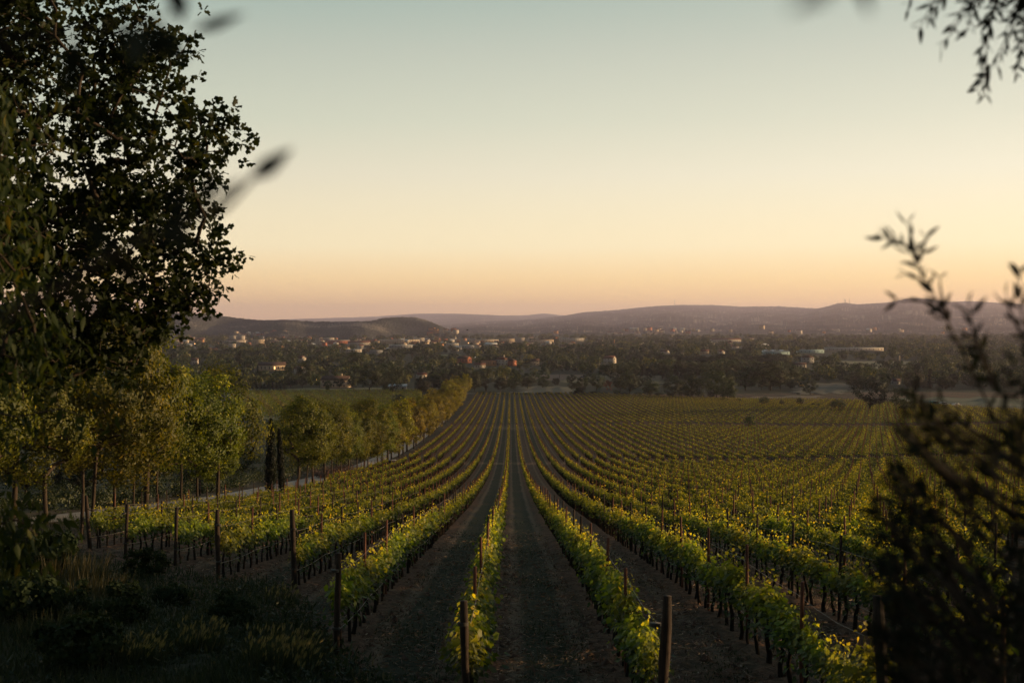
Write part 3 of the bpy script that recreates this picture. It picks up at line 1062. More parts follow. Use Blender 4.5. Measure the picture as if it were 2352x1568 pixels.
def tree_variant(seed, kind, H, R, nclump, nleaf, leaf, mat, trunk_r, trunk_h, one=False):
    r = np.random.default_rng(seed)
    T = []
    if kind == 'umbrella':
        for _ in range(nclump):
            a, q = r.random() * 6.283, math.sqrt(r.random()) * R
            T.append((q * math.cos(a), q * math.sin(a), H - .10 * H - (q / R) ** 2 * .16 * H + r.normal(0, .04 * H)))
    elif kind == 'column':
        for _ in range(nclump):
            h = r.random() ** .9
            q = R * min(1, .55 + 1.6 * h) * (1 - h ** 2.2) ** .8
            a = r.random() * 6.283
            T.append((q * .7 * math.cos(a), q * .7 * math.sin(a), .03 * H + h * .95 * H))
    elif kind == 'cone':
        for _ in range(nclump):
            h = r.random()
            q = R * (1 - h) * math.sqrt(r.uniform(.3, 1))
            a = r.random() * 6.283
            T.append((q * math.cos(a), q * math.sin(a), trunk_h + h * (H - trunk_h)))
    else:
        zc, zr = (H + trunk_h) / 2, (H - trunk_h) / 2
        lob = r.normal(0, 1, (5, 3))
        for _ in range(nclump):
            d = unit(r.normal(size=3))
            q = r.uniform(.35, 1) ** .5 * (1 + .16 * float(np.max(lob @ d)) - .12)
            if kind == 'egg':
                taper = 1.08 - .42 * d[2] if d[2] > 0 else 1.05
            else:
                taper = 1
            T.append((d[0] * q * R * taper, d[1] * q * R * taper, max(zc + d[2] * q * zr, trunk_h * .8)))
    T = np.array(T)
    k = 5
    rootz = np.linspace(-.2, max(trunk_h, .3) * 1.05, k)
    root = np.column_stack([np.cumsum(r.normal(0, .02 * trunk_h / k + .01, k)), np.cumsum(r.normal(0, .02 * trunk_h / k + .01, k)), rootz])
    if kind in ('column', 'cone'):
        rz = np.linspace(-.2, H * .9, 8)
        root = np.column_stack([np.zeros(8), np.zeros(8), rz])
    nodes, par, W = skeleton(T, list(root), r)
    W = W / max(W[0], 1e-6) * trunk_r
    bark = bark_mesh(nodes, par, W, 7, minr=.012)
    cr = {'umbrella': .20, 'column': .55, 'cone': .22}.get(kind, .24) * R
    g = Geo()
    per = max(4, nleaf // nclump)
    n = per * nclump
    cc = np.repeat(T, per, 0)
    tn = np.repeat(r.normal(0, .12, nclump), per)
    dv = unit(r.normal(size=(n, 3))) * (r.random(n) ** .45)[:, None]
    fl = .6 if kind in ('umbrella',) else (1.7 if kind == 'column' else .8)
    thin = np.repeat(1.15 - .85 * np.clip(T[:, 2] / H, 0, 1), per)[:, None] if kind == 'column' else 1.0
    C = cc + dv * cr * thin * np.array([1.05, 1.05, fl]) * r.uniform(.7, 1.3, (n, 1))
    C[:, 2] = np.maximum(C[:, 2], .05)
    D = dv + r.normal(0, .6, (n, 3)) + ((0, 0, 1.6) if kind == 'column' else (0, 0, -.1))
    L = leaf * r.uniform(.65, 1.35, n)
    mid_ = np.array([0, 0, (H + trunk_h) * .48])
    outw = unit((C - mid_) / np.array([R, R, max((H - trunk_h) / 2, .3)])) * .9 + dv * .55 + r.normal(0, .38, (n, 3))
    if kind not in ('column', 'cone'):
        D = np.cross(outw, r.normal(size=(n, 3)))
    leaves(g, C, D, L, L * (.5 if kind == 'column' else .8), .3, np.clip(r.normal(.42, .2, n) + tn, 0, 1), r, 'diamond', outw)
    if one:
        return bark, g
    return bark.mesh('trunk', M_bark, True), g.mesh('crown', mat)


def place_tree(name, var, loc, s, label, cat='tree', group=None, sz=None):
    e = link(name, None, loc=loc, rotz=random.uniform(0, 6.283), scale=(s, s, sz or s))
    tag(e, label, cat, group)
    e.rotation_euler = (random.gauss(0, .035), random.gauss(0, .035), random.uniform(0, 6.283))
    link('trunk', var[0], e)
    link('crown', var[1], e)
    return e


AV = [tree_variant(500 + i, 'egg' if i % 3 else 'round', 9.6 + .9 * (i % 3), 2.5 + .45 * (i % 4), 80, 8500, .21, M_avenue, .10 + .05 * (i % 3 == 1), 2.6 + .5 * (i % 3)) for i in range(8)]
AVF = [tree_variant(520 + i, 'egg' if i else 'round', 10.2, 2.6 + .3 * i, 60, 3200, .32, M_sunlit_avenue, .2, 2.4) for i in range(3)]
CYP = [tree_variant(540 + i, 'column', 9.0, .64, 150, 17000, .18, M_cypress, .2, .4) for i in range(2)]


WEED = [tree_variant(690 + i, 'round', .75 + .2 * i, .62, 34, 2400, .075, M_weed, .02, .05) for i in range(2)]
for i, (u, v, sc, lab) in enumerate(((90, 1330, 1.9, 'low rounded dark shrub under the drooping branch at the left edge'), (330, 1330, 1.0, 'small rounded weed bush between the golden grass and the vine posts'), (60, 1440, 1.6, 'dark rounded bush at the left edge below the golden grass'),
                                     (250, 1440, 1.1, 'low weed bush in the middle of the dark headland'), (400, 1395, .8, 'small leafy weed clump in front of the second vine post'), (540, 1440, .8, 'small leafy weed clump above the big foxtail clump'),
                                     (180, 1540, 1.3, 'rounded weed bush at the bottom edge of the headland'))):
    x, y, z = at(u, v)
    place_tree('weed_bush', WEED[i % 2], (x, y, z - .04), sc, lab, 'bush')


def road_x(y):
    return float(np.interp(y, [p[1] for p in ROAD], [p[0] for p in ROAD]))


# avenue on both sides of the gravel road
right_y = [63, 70, 75.5, 79, 85, 93, 98, 103, 111, 140, 145.5, 152, 160, 168, 176, 184, 191, 200, 208, 218, 227, 236, 247, 258, 270, 283, 296, 310]
for i, y in enumerate(right_y):
    x = road_x(y) + 2.7 + random.uniform(-.3, .3) - (1.3 if y == 111 else 0)
    s = [1.0, .84, 1.10, .93, 1.16, .88, .98][i % 7] * (.90 if 130 < y < 215 else 1) * (.8 if y == 111 else 1)
    if y < 130:
        lab = f'leafy avenue tree on the vineyard side of the road, {ORD[i]} from the left' if i else 'leafy avenue tree at the left start of the road, vineyard side'
    else:
        lab = f'leafy avenue tree on the vineyard side of the road, {ORD[i - 9]} beyond the dark cypresses'
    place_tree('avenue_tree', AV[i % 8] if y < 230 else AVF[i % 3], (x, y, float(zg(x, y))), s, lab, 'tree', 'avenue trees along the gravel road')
left_y = [66, 74, 79, 90, 101, 108, 122, 173, 186, 198, 212, 226, 242, 258, 275, 292]
for i, y in enumerate(left_y):
    x = road_x(y) - 2.9 + random.uniform(-.5, .3)
    s = [1.05, .88, 1.14, .97, .85][i % 5] * (.90 if 130 < y < 215 else 1)
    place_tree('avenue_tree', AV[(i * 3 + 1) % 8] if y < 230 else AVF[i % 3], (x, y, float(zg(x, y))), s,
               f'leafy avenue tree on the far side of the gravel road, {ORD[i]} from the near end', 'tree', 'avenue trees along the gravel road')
y = 312.0
i = 0
while y < 735:
    for s_ in (-3.0, 2.7):
        x = road_x(y) + s_ + random.uniform(-.5, .5)
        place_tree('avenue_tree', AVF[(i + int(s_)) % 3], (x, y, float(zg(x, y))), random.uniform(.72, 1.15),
                   'small round tree in the far sunlit end of the roadside avenue', 'tree', 'far avenue trees beside the road')
        i += 1
    y += random.uniform(12, 19)
# tangled dark undergrowth beyond the road, one mass
m = 340
uy = 62 + 190 * rng.random(m) ** 1.3
ux = np.interp(uy, [p[1] for p in ROAD], [p[0] for p in ROAD]) - 4.2 - 34 * rng.random(m) ** 1.6
ur = rng.uniform(.6, 1.9, m)
cc = np.repeat(np.column_stack([ux, uy, zg(ux, uy) + ur * .45]), 150, 0)
rr = np.repeat(ur, 150)[:, None]
dv = unit(rng.normal(size=(len(cc), 3)))
C = cc + dv * rr * np.array([1.1, 1.1, .75]) * rng.random((len(cc), 1)) ** .4
g = Geo()
leaves(g, C, np.cross(dv, rng.normal(size=dv.shape)), rng.uniform(.12, .30, len(C)), .16, .3, np.clip(rng.normal(.35, .2, len(C)) + np.repeat(rng.normal(0, .15, m), 150), 0, 1), rng, 'diamond', dv)
tag(g.build('undergrowth', M_wood_leaf), 'tangled dark undergrowth behind the avenue trunks on the far side of the road', 'undergrowth', None, 'stuff')
for u, v, vt, w, lab in ((622, 1137, 960, 1.0, 'taller dark slender cypress at the roadside, the wider of two'), (648, 1132, 982, .78, 'shorter dark slender cypress right behind the taller cypress')):
    x, y, z = at(u, v)
    h = (v - vt) * y / F
    place_tree('cypress_tree', CYP[0 if w == 1 else 1], (x, y, z), h / 9.0 * w * 1.0, lab, 'cypress', 'pair of roadside cypresses', sz=h / 9.0)

# valley trees, each seen as one small crown
VK = {'round': [tree_variant(600 + i, 'round', 10, 4.6 + .5 * (i % 2), 60, 3600, .42, M_wood_leaf, .22, 1.6) for i in range(5)],
      'umbrella': [tree_variant(620, 'umbrella', 10, 6.0, 60, 2400, .42, M_pine, .25, 5.5)],
      'cone': [tree_variant(630, 'cone', 12, 2.8, 50, 1800, .42, M_pine, .2, .8)],
      'column': [tree_variant(640, 'column', 10, 1.0, 40, 1300, .35, M_cypress, .2, .4)],
      'shrub': [tree_variant(650 + i, 'round', 3.0, 2.4, 36, 1100, .30, M_wood_leaf, .1, .3) for i in range(2)],
      'pine': [tree_variant(660 + i, 'round', 12, 5.4, 60, 3600, .42, M_pine, .3, 2.4) for i in range(2)],
      'red': [tree_variant(670, 'round', 6, 2.8, 40, 1200, .35, M_red, .12, .8)]}
BASEH = {'round': 10, 'umbrella': 10, 'cone': 12, 'column': 10, 'shrub': 3.0, 'pine': 12, 'red': 6}
BASER = {'round': 5.0, 'umbrella': 6.4, 'cone': 2.9, 'column': 1.1, 'shrub': 2.5, 'pine': 5.6, 'red': 2.9}
KNAME = {'round': 'broadleaf_tree', 'umbrella': 'umbrella_pine', 'cone': 'conifer_tree', 'column': 'cypress_tree', 'shrub': 'shrub', 'pine': 'dark_tree', 'red': 'copper_leaved_tree'}
OCC = []                                   # (x, y, radius) already taken


def valley_tree(u, v, vt, w, kind, label, cat=None, group=None):
    x, y, z = at(u, v)
    h = max((v - vt) * y / F, 1.0)
    rw = w * y / F / 2
    vs_ = VK[kind]
    e = link(KNAME[kind], None, loc=(x, y, z), rotz=random.uniform(0, 6.28), scale=(rw / BASER[kind],) * 2 + (h / BASEH[kind],))
    cat = cat or ('shrub' if kind == 'shrub' else 'tree')
    tag(e, label, cat, group)
    t_, c_ = vs_[random.randrange(len(vs_))]
    link('trunk', t_, e)
    link('crown', c_, e)
    OCC.append((x, y, rw))
    return e


for a in [
    (703, 884, 829, 46, 'round', 'large dark round tree standing left of the pale farmhouse'),
    (849, 900, 838, 60, 'round', 'tall dark tree immediately right of the pale farmhouse'),
    (902, 903, 845, 54, 'round', 'spreading tree with visible trunk in front of the white shed'),
    (779, 892, 869, 26, 'pine', 'clipped round dark tree right in front of the farmhouse wall'),
    (754, 897, 874, 20, 'shrub', 'small feathery tree at the left gable of the farmhouse'),
    (811, 892, 866, 28, 'round', 'medium green tree at the right corner of the farmhouse'),
    (817, 856, 807, 52, 'round', 'broad dark tree crown rising behind the farmhouse'),
    (551, 850, 806, 32, 'cone', 'tall dark conifer in the woodland left of the long-roofed farm'),
    (478, 824, 798, 30, 'pine', 'dark round crown near the white house in the left woodland'),
    (518, 828, 803, 28, 'pine', 'dark round crown left of the tall conifer'),
    (838, 838, 808, 8, 'column', 'slim cypress spire beside the broad dark tree crown'),
    (853, 836, 815, 6, 'column', 'shorter cypress spire right of the slim spire'),
    (881, 830, 813, 32, 'umbrella', 'flat-topped umbrella pine behind the farmhouse trees, left one'),
    (946, 824, 806, 42, 'umbrella', 'wide flat-topped umbrella pine right of the smaller umbrella pine'),
    (971, 898, 865, 36, 'round', 'bushy tree at the right end of the small vineyard'),
    (916, 934, 907, 30, 'pine', 'dark round bush beside the brown shed in the small vineyard'),
    (1038, 896, 848, 44, 'pine', 'dark evergreen at the left of the clump beyond the avenue end'),
    (1064, 896, 842, 50, 'pine', 'tallest dark evergreen of the clump beyond the avenue end'),
    (1116, 898, 843, 54, 'pine', 'dark broad tree at the right of the clump beyond the avenue end'),
    (1090, 900, 856, 40, 'round', 'green tree in the middle of the dark clump beyond the avenue'),
    (1150, 901, 868, 30, 'round', 'first small orchard tree beyond the vineyard end'),
    (1180, 894, 869, 34, 'round', 'second small orchard tree beyond the vineyard end'),
    (1212, 893, 868, 34, 'round', 'third small orchard tree beyond the vineyard end'),
    (1246, 890, 868, 32, 'round', 'fourth small orchard tree beyond the vineyard end'),
    (1277, 886, 868, 18, 'round', 'slim orchard tree by the ploughed field'),
    (1313, 882, 860, 22, 'round', 'lone round tree left of the tractor field'),
    (1332, 889, 866, 14, 'round', 'narrow young tree below the tractor'),
    (1345, 892, 868, 14, 'round', 'second narrow young tree below the tractor'),
    (1370, 896, 858, 34, 'round', 'bushy tree right of the tractor field'),
    (1326, 909, 878, 36, 'round', 'leaning bushy tree at the near edge of the grass strip'),
    (1446, 908, 852, 42, 'pine', 'tall ivy covered tree at the vineyard edge'),
    (1398, 897, 872, 22, 'red', 'low copper-red shrub beside the small fenced field'),
    (1495, 907, 876, 50, 'round', 'low spreading tree right of the ivy covered tree'),
    (1546, 910, 868, 52, 'round', 'bushy tree left of the utility pole'),
    (1590, 912, 860, 60, 'round', 'taller bushy tree just left of the utility pole'),
    (1646, 914, 853, 62, 'round', 'big tree just right of the utility pole'),
    (1671, 916, 870, 50, 'round', 'tree with bare trunk at the field edge right of the pole'),
    (1712, 897, 845, 66, 'round', 'large rounded tree in the band behind the tan field'),
    (1770, 897, 835, 80, 'round', 'largest pale rounded tree in the band behind the tan field'),
    (1815, 892, 838, 60, 'round', 'rounded tree at the right end of the pale tree band'),
    (1998, 944, 866, 82, 'pine', 'huge dark rounded tree at the far vineyard edge'),
    (1925, 941, 918, 40, 'round', 'low bush left of the huge dark tree'),
    (2078, 946, 890, 60, 'round', 'dim tree right of the huge dark tree'),
    (1960, 890, 862, 44, 'round', 'greyish feathery tree behind the huge dark tree'),
    (1861, 906, 872, 34, 'round', 'pale young tree in the weedy plot'),
    (2019, 838, 827, 16, 'pine', 'lone round bush in the pale distant field'),
    (2055, 838, 824, 22, 'round', 'round bush at the edge of the pale distant field'),
    (1838, 932, 915, 22, 'shrub', 'thin sapling standing in the tan field'),
    (1755, 931, 912, 26, 'round', 'young tree at the left of the tan field'),
    (1795, 934, 918, 12, 'shrub', 'tiny dark bush on the tan field edge, left one'),
    (1868, 936, 926, 9, 'shrub', 'tiny dark bush on the tan field edge, middle one'),
    (1880, 936, 925, 10, 'shrub', 'tiny dark bush on the tan field edge, right one'),
    (1660, 923, 915, 12, 'shrub', 'small bush at the vineyard top, left of the tan field'),
    (1698, 926, 917, 12, 'shrub', 'small bush at the vineyard top, nearer the tan field'),
    (1722, 984, 955, 26, 'shrub', 'lone small tree growing among the distant vine rows'),
    (816, 968, 950, 24, 'red', 'reddish small tree glowing behind the avenue crowns'),
    (556, 1100, 1030, 60, 'round', 'grey-green tree behind the roadside trunks left of the cypresses'),
    (445, 1118, 1040, 90, 'round', 'dull dark tree in the shade beyond the gravel road'),
    (330, 1130, 1030, 100, 'round', 'brownish dark tree behind the left avenue trunks'),
    (180, 1140, 1020, 130, 'pine', 'very dark tree behind the leftmost avenue trunks'),
    (60, 1145, 1010, 130, 'pine', 'black tree mass at the far left behind the avenue'),
]:
    valley_tree(*a)
for i, u in enumerate(range(536, 660, 9)):
    valley_tree(u, 899, 877 + random.uniform(-2, 3), 13, 'cone', 'dark pointed conifer in the hedge row along the small vineyard', 'tree', 'conifers of the hedge row')
for i in range(24):
    valley_tree(1112 + i * 25 + random.uniform(-6, 6), 906 + max(0, i - 14) * 1.2, 899 + random.uniform(-3, 3), 22, 'shrub', 'low dark shrub in the hedge along the far vineyard edge', 'shrub', 'hedge shrubs along the far vineyard edge')
for i in range(30):                         # dark pine belt and pale poplar band right of centre
    u = 1440 + i * 12.5
    valley_tree(u + random.uniform(-4, 4), 842 + random.uniform(-1, 2), 812 + random.uniform(0, 6), 26, 'pine', 'dark pine in the long belt crossing the valley', 'tree', 'pines of the long dark belt')
for i in range(28):
    u = 1392 + i * 14
    valley_tree(u + random.uniform(-5, 5), 868 + random.uniform(-4, 4), 833 + random.uniform(-3, 8), 30, 'round', 'rounded tree in the pale band in front of the pine belt', 'tree', 'trees of the pale band before the pine belt')

# woodland scatter over the valley floor
BUILT = []                                  # building footprints (u range, v, d), filled below


def in_field(x, y):
    u = VPX + F * x / y
    v = HZ + F * 41.0 / y
    for a, b, c, d in FIELDS:
        if a - 3 < u < b + 3 and c - 1 < v < d + 2:
            return True
    return False
# ------------------------------------------------------------------ buildings
M_white = rough_mat('white_wall', (0.34, 0.30, 0.26), (0.52, 0.46, 0.40), 1.2, 0.9)
M_cream = rough_mat('cream_wall', (0.40, 0.31, 0.22), (0.56, 0.44, 0.32), 1.2, 0.9)
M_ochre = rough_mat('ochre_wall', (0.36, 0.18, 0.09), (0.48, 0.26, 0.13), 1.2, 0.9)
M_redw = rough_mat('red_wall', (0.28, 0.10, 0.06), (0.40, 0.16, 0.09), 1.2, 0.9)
M_grey = rough_mat('grey_wall', (0.22, 0.22, 0.22), (0.34, 0.33, 0.32), 0.6, 0.85)
M_teal = rough_mat('teal_wall', (0.22, 0.33, 0.34), (0.34, 0.44, 0.45), 0.6, 0.8)
M_tile = rough_mat('roof_tile', (0.085, 0.036, 0.024), (0.16, 0.07, 0.045), 1.6, 0.9, stretch=(3, 1, 1))
M_dktile = rough_mat('dark_roof_tile', (0.05, 0.028, 0.020), (0.10, 0.055, 0.04), 1.6, 0.9, stretch=(3, 1, 1))
M_sheet = rough_mat('roof_sheet', (0.42, 0.42, 0.42), (0.60, 0.60, 0.58), 0.5, 0.5)
M_glassd = rough_mat('window_glass', (0.010, 0.012, 0.014), (0.03, 0.035, 0.04), 2, 0.15, spec=0.6)
M_dark = rough_mat('dark_metal', (0.012, 0.012, 0.012), (0.03, 0.03, 0.03), 3, 0.5)
M_mast = rough_mat('mast_metal', (0.12, 0.11, 0.11), (0.20, 0.18, 0.18), 1, 0.6)
lm, lt = new_mat('lamp_glow')
em = N(lt, 'ShaderNodeEmission')
em.inputs[0].default_value = (1.0, 0.50, 0.16, 1)
em.inputs[1].default_value = 3.0
out(lt, em.outputs[0])
M_glow = lm
lm, lt = new_mat('white_glow')
em = N(lt, 'ShaderNodeEmission')
em.inputs[0].default_value = (1.0, 0.85, 0.65, 1)
em.inputs[1].default_value = 3.0
out(lt, em.outputs[0])
M_wglow = lm


def building(name, u0, u1, v, vt, label, cat='house', wall=M_white, roof=M_tile, style='gable', depth=None, rot=0.0, storeys=2, cols=4, chimney=False, group=None, parts=True, lamp=None, d=None):
    um = (u0 + u1) / 2
    if d is None:
        x, y, z = at(um, v)
    else:
        y = d
        x = (um - VPX) / F * y
        z = HZ_z = -(v - HZ) / F * y
    w = (u1 - u0) * y / F
    h = (v - vt) * y / F
    dep = depth or min(max(.6 * w, 6), 18)
    e = link(name, None, loc=(x, y + dep / 2, z), rotz=rot)
    tag(e, label, cat, group)
    OCC.append((x, y + dep / 2, max(w, dep) / 2 + 1))
    BUILT.append((u0 - 2, u1 + 2, v, y))
    wh = h if style == 'flat' else h * .68
    hw, hd = w / 2, dep / 2
    g = Geo()
    box(g, -hw, hw, -hd, hd, -1.5, wh)
    if style == 'gable':
        for s in (-1, 1):
            g.add([(s * hw, -hd, wh), (s * hw, hd, wh), (s * hw, 0, h)], [(0, 1, 2) if s > 0 else (0, 2, 1)])
    g.build('wall', wall, e)
    g = Geo()
    o = .45
    if style == 'gable':
        t = .25
        dz = (h - wh) * o / hd
        for s in (-1, 1):
            A = [(-hw - o, s * (hd + o), wh - dz), (hw + o, s * (hd + o), wh - dz), (hw + o, 0, h), (-hw - o, 0, h)]
            B = [(a, b, c + t) for a, b, c in A]
            g.add(A + B, [(0, 1, 2, 3), (4, 5, 6, 7), (0, 1, 5, 4), (1, 2, 6, 5), (2, 3, 7, 6), (3, 0, 4, 7)])
    elif style == 'hip':
        r = max(hw - hd, .2)
        A = [(-hw - o, -hd - o, wh), (hw + o, -hd - o, wh), (hw + o, hd + o, wh), (-hw - o, hd + o, wh), (-r, 0, h), (r, 0, h)]
        g.add(A, [(0, 3, 2, 1), (0, 1, 5, 4), (2, 3, 4, 5)])
        g.n -= 6
        g.f.append(np.array([(1, 2, 5), (3, 0, 4)]) + g.n)
        g.t.append(np.array([.5, .5], dtype=np.float32))
        g.n += 6
    elif style == 'barrel':
        nb = max(3, int(w / (dep * .5)))
        bw = w / nb
        for b in range(nb):
            a = np.linspace(0, math.pi, 7)
            prof = [(-hw + bw * (b + .5) - math.cos(q) * bw / 2, wh + math.sin(q) * (h - wh)) for q in a]
            V = [(px, yy, pz) for yy in (-hd - .2, hd + .2) for px, pz in prof]
            g.add(V, [(i, i + 1, i + 8, i + 7) for i in range(6)])
            g.add([V[i] for i in range(7)], [tuple(range(7))])
    else:
        box(g, -hw - .15, hw + .15, -hd - .15, hd + .15, wh + .003, wh + .45)
    rf = g.build('roof', roof, e)
    if chimney:
        g = Geo()
        box(g, hw * .35, hw * .35 + .9, -.5, .5, h - .8, h + 1.5)
        box(g, hw * .35 - .1, hw * .35 + 1.0, -.6, .6, h + 1.503, h + 1.65)
        g.build('chimney', wall, rf)
    if parts:
        sh = wh / storeys
        for fl in range(storeys):
            for c in range(cols):
                cx = -hw + (c + .5) * w / cols + (.15 * w / cols if (c + fl) % 3 == 0 else 0)
                ww = min(.9, w / cols * .28)
                g = Geo()
                lit = lamp is not None and (fl, c) == lamp
                box(g, cx - ww / 2, cx + ww / 2, -hd - .03, -hd + .05, fl * sh + sh * .32, fl * sh + sh * .76)
                g.build('window', M_glow if lit else M_glassd, e)
        for fl in range(storeys):
            for s in (-1, 1):
                g = Geo()
                box(g, s * hw - .04, s * hw + .04, -.5, .5, fl * sh + sh * .32, fl * sh + sh * .76)
                g.build('window', M_glassd, e)
    return e


B = building
B('farmhouse', 738, 803, 890, 864, 'pale two storey farmhouse with brown tiled roof beside the small vineyard', wall=M_cream, roof=M_dktile, rot=-.28, cols=5, chimney=True, depth=9)
B('shed', 892, 932, 896, 883, 'long white shed behind the spreading tree', 'shed', M_white, M_sheet, 'gable', depth=8, storeys=1, cols=3)
B('shed', 918, 938, 927, 919, 'low brown roofed shed beside the dark bush in the small vineyard', 'shed', M_redw, M_dktile, 'gable', depth=5, storeys=1, cols=1)
B('cottage', 957, 978, 869, 856, 'small white cottage with orange-red roof among the trees', wall=M_white, roof=M_tile, storeys=1, cols=2, rot=.3)
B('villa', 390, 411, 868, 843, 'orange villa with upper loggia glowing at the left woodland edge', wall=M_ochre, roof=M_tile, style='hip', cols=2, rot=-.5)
B('house', 440, 453, 836, 822, 'white house standing alone in the left woodland', wall=M_white, roof=M_dktile, cols=2, storeys=2)
B('farm', 592, 652, 852, 832, 'long farm with dark brown roof and one lit window', wall=M_cream, roof=M_dktile, cols=6, storeys=1, lamp=(0, 3), rot=.12)
B('house', 686, 700, 832, 817, 'white gabled house left of the cypress spires', wall=M_white, roof=M_tile, cols=2, rot=-.8)
B('house', 676, 700, 858, 841, 'white gabled house half hidden by the large dark round tree', wall=M_white, roof=M_tile, cols=2, rot=-.8)
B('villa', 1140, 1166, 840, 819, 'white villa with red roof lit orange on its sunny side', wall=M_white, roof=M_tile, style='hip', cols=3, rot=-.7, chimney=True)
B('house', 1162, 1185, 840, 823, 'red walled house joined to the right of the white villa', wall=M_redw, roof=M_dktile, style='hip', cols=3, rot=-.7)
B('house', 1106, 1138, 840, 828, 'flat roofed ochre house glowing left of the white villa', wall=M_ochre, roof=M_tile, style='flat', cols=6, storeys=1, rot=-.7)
B('house', 1090, 1114, 845, 834, 'low white house with dark red roof below the ochre house', wall=M_white, roof=M_tile, storeys=1, cols=4, rot=.1)
B('house', 1050, 1081, 834, 818, 'brick house with long brown roof and sunlit eave', wall=M_redw, roof=M_dktile, cols=4, storeys=1, rot=-.6)
B('house', 1220, 1238, 839, 824, 'pale grey house half hidden by yellow-green trees', wall=M_cream, roof=M_dktile, cols=2, rot=.2)
B('house', 1389, 1414, 834, 817, 'white house with glowing red roof left of the pine belt', wall=M_white, roof=M_tile, cols=3, rot=-.6)
B('house', 1518, 1537, 813, 804, 'small white gabled house above the pine belt', wall=M_white, roof=M_dktile, cols=2, storeys=1, rot=-.7)
B('house', 1611, 1629, 813, 803, 'yellow house with square end above the pine belt', wall=M_cream, roof=M_tile, cols=2, rot=-.2)
B('house', 1651, 1664, 814, 804, 'white gabled house right of the yellow house', wall=M_white, roof=M_tile, cols=2, rot=-1.0)
B('house', 1683, 1697, 799, 794, 'low white house in the brown woodland', wall=M_white, roof=M_dktile, cols=3, storeys=1)
B('factory', 1755, 1814, 815, 804, 'bright factory with white vaulted roof and pale blue wall', 'factory', M_teal, M_sheet, 'barrel', depth=26, storeys=1, cols=4)
B('warehouse', 1835, 1893, 811, 804, 'turquoise roofed warehouse right of the vaulted factory', 'warehouse', M_teal, M_teal, 'flat', depth=20, storeys=1, cols=6)
B('warehouse', 1900, 2030, 806, 799, 'very long pale warehouse behind the cypress, far right', 'warehouse', M_white, M_sheet, 'flat', depth=20, storeys=1, cols=14)
B('house', 1824, 1853, 844, 833, 'pale pink house with shallow roof left of the pale distant field', wall=M_white, roof=M_dktile, cols=4, storeys=1, rot=-.3)
B('house', 1843, 1870, 834, 815, 'stone house with tower behind the pale pink house', wall=M_grey, roof=M_dktile, style='hip', cols=3)
B('hut', 2053, 2068, 884, 870, 'small stone hut with lamp pole in the right woodland', 'hut', M_grey, M_dktile, 'gable', storeys=1, cols=1)
# town
B('apartment_block', 527, 542, 783, 771, 'tall white apartment tower in the town, left of a pair', 'apartments', M_white, M_white, 'flat', storeys=4, cols=4, depth=14)
B('apartment_block', 545, 560, 783, 771, 'tall white apartment tower in the town, right of a pair', 'apartments', M_white, M_white, 'flat', storeys=4, cols=4, depth=14)
B('apartment_block', 516, 562, 787, 781, 'long low pale block below the twin apartment towers', 'apartments', M_white, M_tile, 'flat', storeys=2, cols=8, depth=14)
B('apartment_block', 576, 605, 791, 780, 'slab apartment block with dark front right of the twin towers', 'apartments', M_cream, M_white, 'flat', storeys=4, cols=7, depth=12)
B('apartment_block', 418, 444, 784, 776, 'cream gabled apartment row, left one, under the wooded hill', 'apartments', M_cream, M_tile, 'gable', storeys=3, cols=6, depth=12)
B('apartment_block', 446, 469, 784, 776, 'cream gabled apartment row, right one, under the wooded hill', 'apartments', M_cream, M_tile, 'gable', storeys=3, cols=6, depth=12)
B('apartment_block', 392, 415, 785, 779, 'dim cream apartment row at the left end of town', 'apartments', M_white, M_tile, 'gable', storeys=2, cols=6, depth=12)
B('house', 525, 540, 799, 790, 'white modern house with banded windows at the town edge', wall=M_white, roof=M_white, style='flat', cols=3)
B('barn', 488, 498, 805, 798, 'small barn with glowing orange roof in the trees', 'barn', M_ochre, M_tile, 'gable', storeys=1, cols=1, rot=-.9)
B('hospital', 811, 831, 768, 759, 'large tan block standing on the wooded hillside', 'building', M_cream, M_cream, 'flat', storeys=5, cols=8, depth=30, d=4020)
B('monastery', 775, 809, 769.5, 765, 'long low white building left of the tan hillside block', 'building', M_white, M_white, 'flat', storeys=2, cols=10, depth=20, d=4000)
B('apartment_block', 741, 766, 784, 776, 'yellowish white flat block in mid town', 'apartments', M_white, M_white, 'flat', storeys=3, cols=7, depth=14)
B('factory', 752, 800, 790, 782, 'dark brick factory hall with glinting end wall', 'factory', M_redw, M_sheet, 'flat', storeys=1, cols=8, depth=26)
B('apartment_block', 799, 849, 793, 783, 'long white windowed block at the front of town', 'apartments', M_white, M_tile, 'gable', storeys=3, cols=14, depth=12)
B('factory', 871, 962, 788, 780, 'very long yellow factory block in mid town', 'factory', M_cream, M_sheet, 'flat', storeys=2, cols=16, depth=24)
B('apartment_block', 952, 974, 784, 776, 'white block standing behind the long yellow factory', 'apartments', M_white, M_white, 'flat', storeys=4, cols=6, depth=14)
B('warehouse', 892, 946, 799, 793, 'pale grey shed row in front of the yellow factory', 'warehouse', M_grey, M_sheet, 'flat', storeys=1, cols=8, depth=24)
B('warehouse', 794, 828, 809, 803, 'low white roofed shed group behind the broad tree', 'warehouse', M_white, M_sheet, 'flat', storeys=1, cols=6, depth=16)
B('warehouse', 848, 877, 812, 805, 'brown grey workshop right of the white roofed sheds', 'warehouse', M_grey, M_grey, 'flat', storeys=1, cols=8, depth=16)
B('apartment_block', 1187, 1205, 787, 776, 'tall white block with red panel, right of centre town', 'apartments', M_white, M_white, 'flat', storeys=4, cols=5, depth=14)
B('warehouse', 1072, 1145, 786, 780, 'long beige warehouse under the end of the wooded hill', 'warehouse', M_cream, M_sheet, 'flat', storeys=1, cols=12, depth=24)
